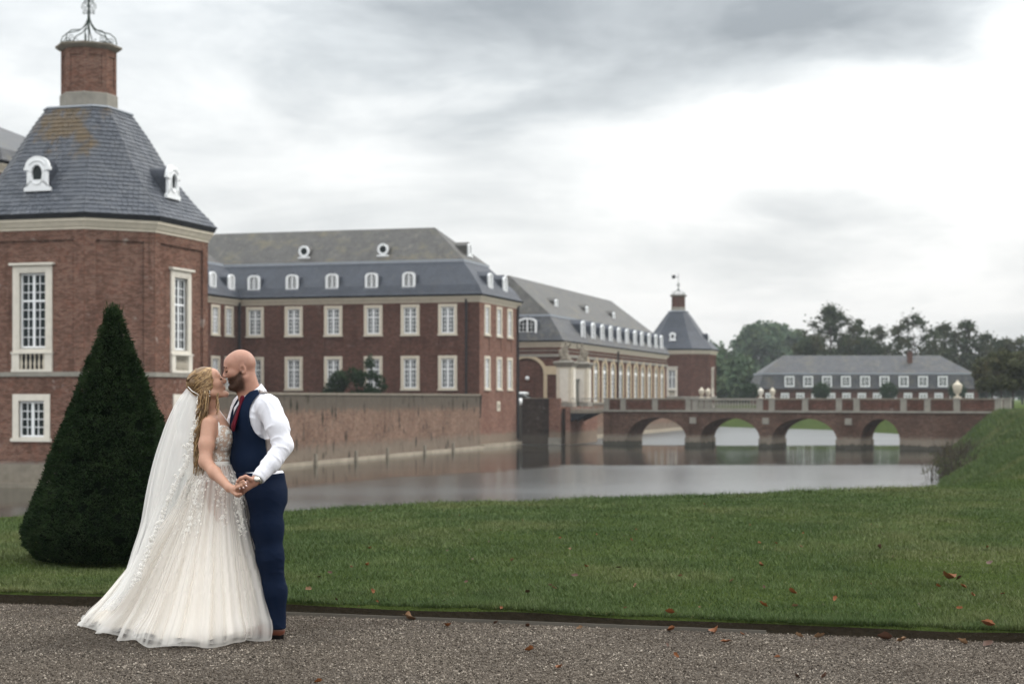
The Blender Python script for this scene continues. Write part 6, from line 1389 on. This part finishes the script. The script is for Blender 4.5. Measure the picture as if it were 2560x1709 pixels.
# veil: falls from the comb, spreads over the train
VL = [(467, 970), (440, 1008), (420, 1050), (404, 1095), (386, 1155), (370, 1228), (356, 1313), (338, 1374), (318, 1440), (296, 1486), (258, 1525)]
VR = [(499, 984), (508, 1008), (500, 1046), (494, 1078), (487, 1118), (480, 1160), (462, 1200), (446, 1240), (424, 1300), (402, 1365), (384, 1430)]
hd_ = [.055, .085, .11, .125, .145, .17, .215, .25, .30, .36, .42]; yc_ = [10.52, 10.52, 10.53, 10.54, 10.55, 10.56, 10.60, 10.62, 10.64, 10.68, 10.72]
def sam(L, t_):
    L = np.asarray(L, float); f = t_ * (len(L) - 1); i = min(int(f), len(L) - 2); f -= i; p0, p1, p2, p3 = L[max(i - 1, 0)], L[i], L[i + 1], L[min(i + 2, len(L) - 1)]
    return .5 * (2 * p1 + (p2 - p0) * f + (2 * p0 - 5 * p1 + 4 * p2 - p3) * f * f + (3 * p1 - p0 - 3 * p2 + p3) * f ** 3)
def veil(name, seed, sc, amp, nt=70, nq=150, trim=0.0):
    g = np.random.default_rng(seed); ph = g.random(8) * 6.28; V = np.zeros((nt + 1, nq + 1, 3))
    for i in range(nt + 1):
        t_ = i / nt; l, r_ = sam(VL, t_), sam(VR, t_); h_ = float(sam(hd_, t_)) * sc; yc = float(sam(yc_, t_))
        for j in range(nq + 1):
            q = j / nq; fo = math.sin(14 * q * math.pi + ph[0] + 1.2 * math.sin(3 * q + ph[1])) * .6 + math.sin(31 * q * math.pi + ph[2] + math.sin(5 * q + ph[3])) * .4; w_ = math.sin(math.pi * q) * (1 + amp * fo * (.3 + .7 * t_) * (1 - .3 * math.sin(math.pi * q)))
            px_ = r_[0] + (l[0] - r_[0]) * w_ * sc; py_ = r_[1] + (l[1] - r_[1]) * math.sin(math.pi * q); Y = yc - h_ * math.cos(math.pi * q) * (1 + amp * .5 * fo * t_)
            p = J(px_, py_, yc); V[i, j] = ((px_ - 1280) / 4200 * yc, Y, max(.02, p[2]))
    n = nq + 1; k = np.arange(nt)[:, None] * n; i = np.arange(nq)[None]; f = np.stack([k + i, k + n + i, k + n + i + 1, k + i + 1], -1).reshape(-1, 4)
    qq = np.linspace(0, 1, nq + 1); pl_ = np.clip(np.abs(np.sin(37 * qq + 2 * np.sin(6 * qq + seed))) ** 3 * .6 + .35 * np.abs(np.sin(17 * qq + seed)) ** 4 + .2, 0, 1); dens = np.clip(1.15 - 1.3 * np.arange(nt + 1) / nt, .15, 1)[:, None]; pa = np.clip(pl_[None] * .75 + dens * .45, 0, 1)
    return link(name, meshdata(name, V.reshape(-1, 3) - BR, f, 'veil', True, False, {'pleat': ('POINT', 'FLOAT', pa)}), bride), V
vo, VV = veil('veil', 3, 1.0, .10); vi, _ = veil('veil_underlayer', 9, .82, .16)
P = []; Nn = []; S_ = []
for i in range(1, 71):
    for rep in range(3 if i > 3 else 1):
        p = VV[i, 0] + np.array([g.normal() * .006 - .004 * rep, -.006, g.normal() * .004]); P.append(p); Nn.append(np.array([.2, -1, .15]) + g.normal(size=3) * .25); S_.append(.005 + .007 * g.random())
    if i > 25:
        for rep in range(2): j = int(abs(g.normal()) * 5); P.append(VV[i, j]); Nn.append(np.array([-.1, -1, .1])); S_.append(.006 + .007 * g.random())
flowers('lace_trim', P, Nn, S_, vo, 10)
comb = MB(); comb.tube([J(470, 966, 10.46), J(480, 977, 10.42), J(494, 985, 10.42), J(503, 992, 10.44)], .0025, 6); comb.build('comb', 'lace_white', vo, True)
ear = MB(); 
for z_ in (0, .012, .03): 
    c_ = BT(-.012, -.082, -.035) + np.array([0, -.004, -z_]); ear.loft([[c_ + np.array([r_ * math.cos(a), r_ * math.sin(a), h_]) for a in np.linspace(0, 6.28, 9)[:-1]] for r_, h_ in ((.001, -.004), (.004, 0), (.001, .004))])
ear.build('earring', 'lace_white', bride, True)
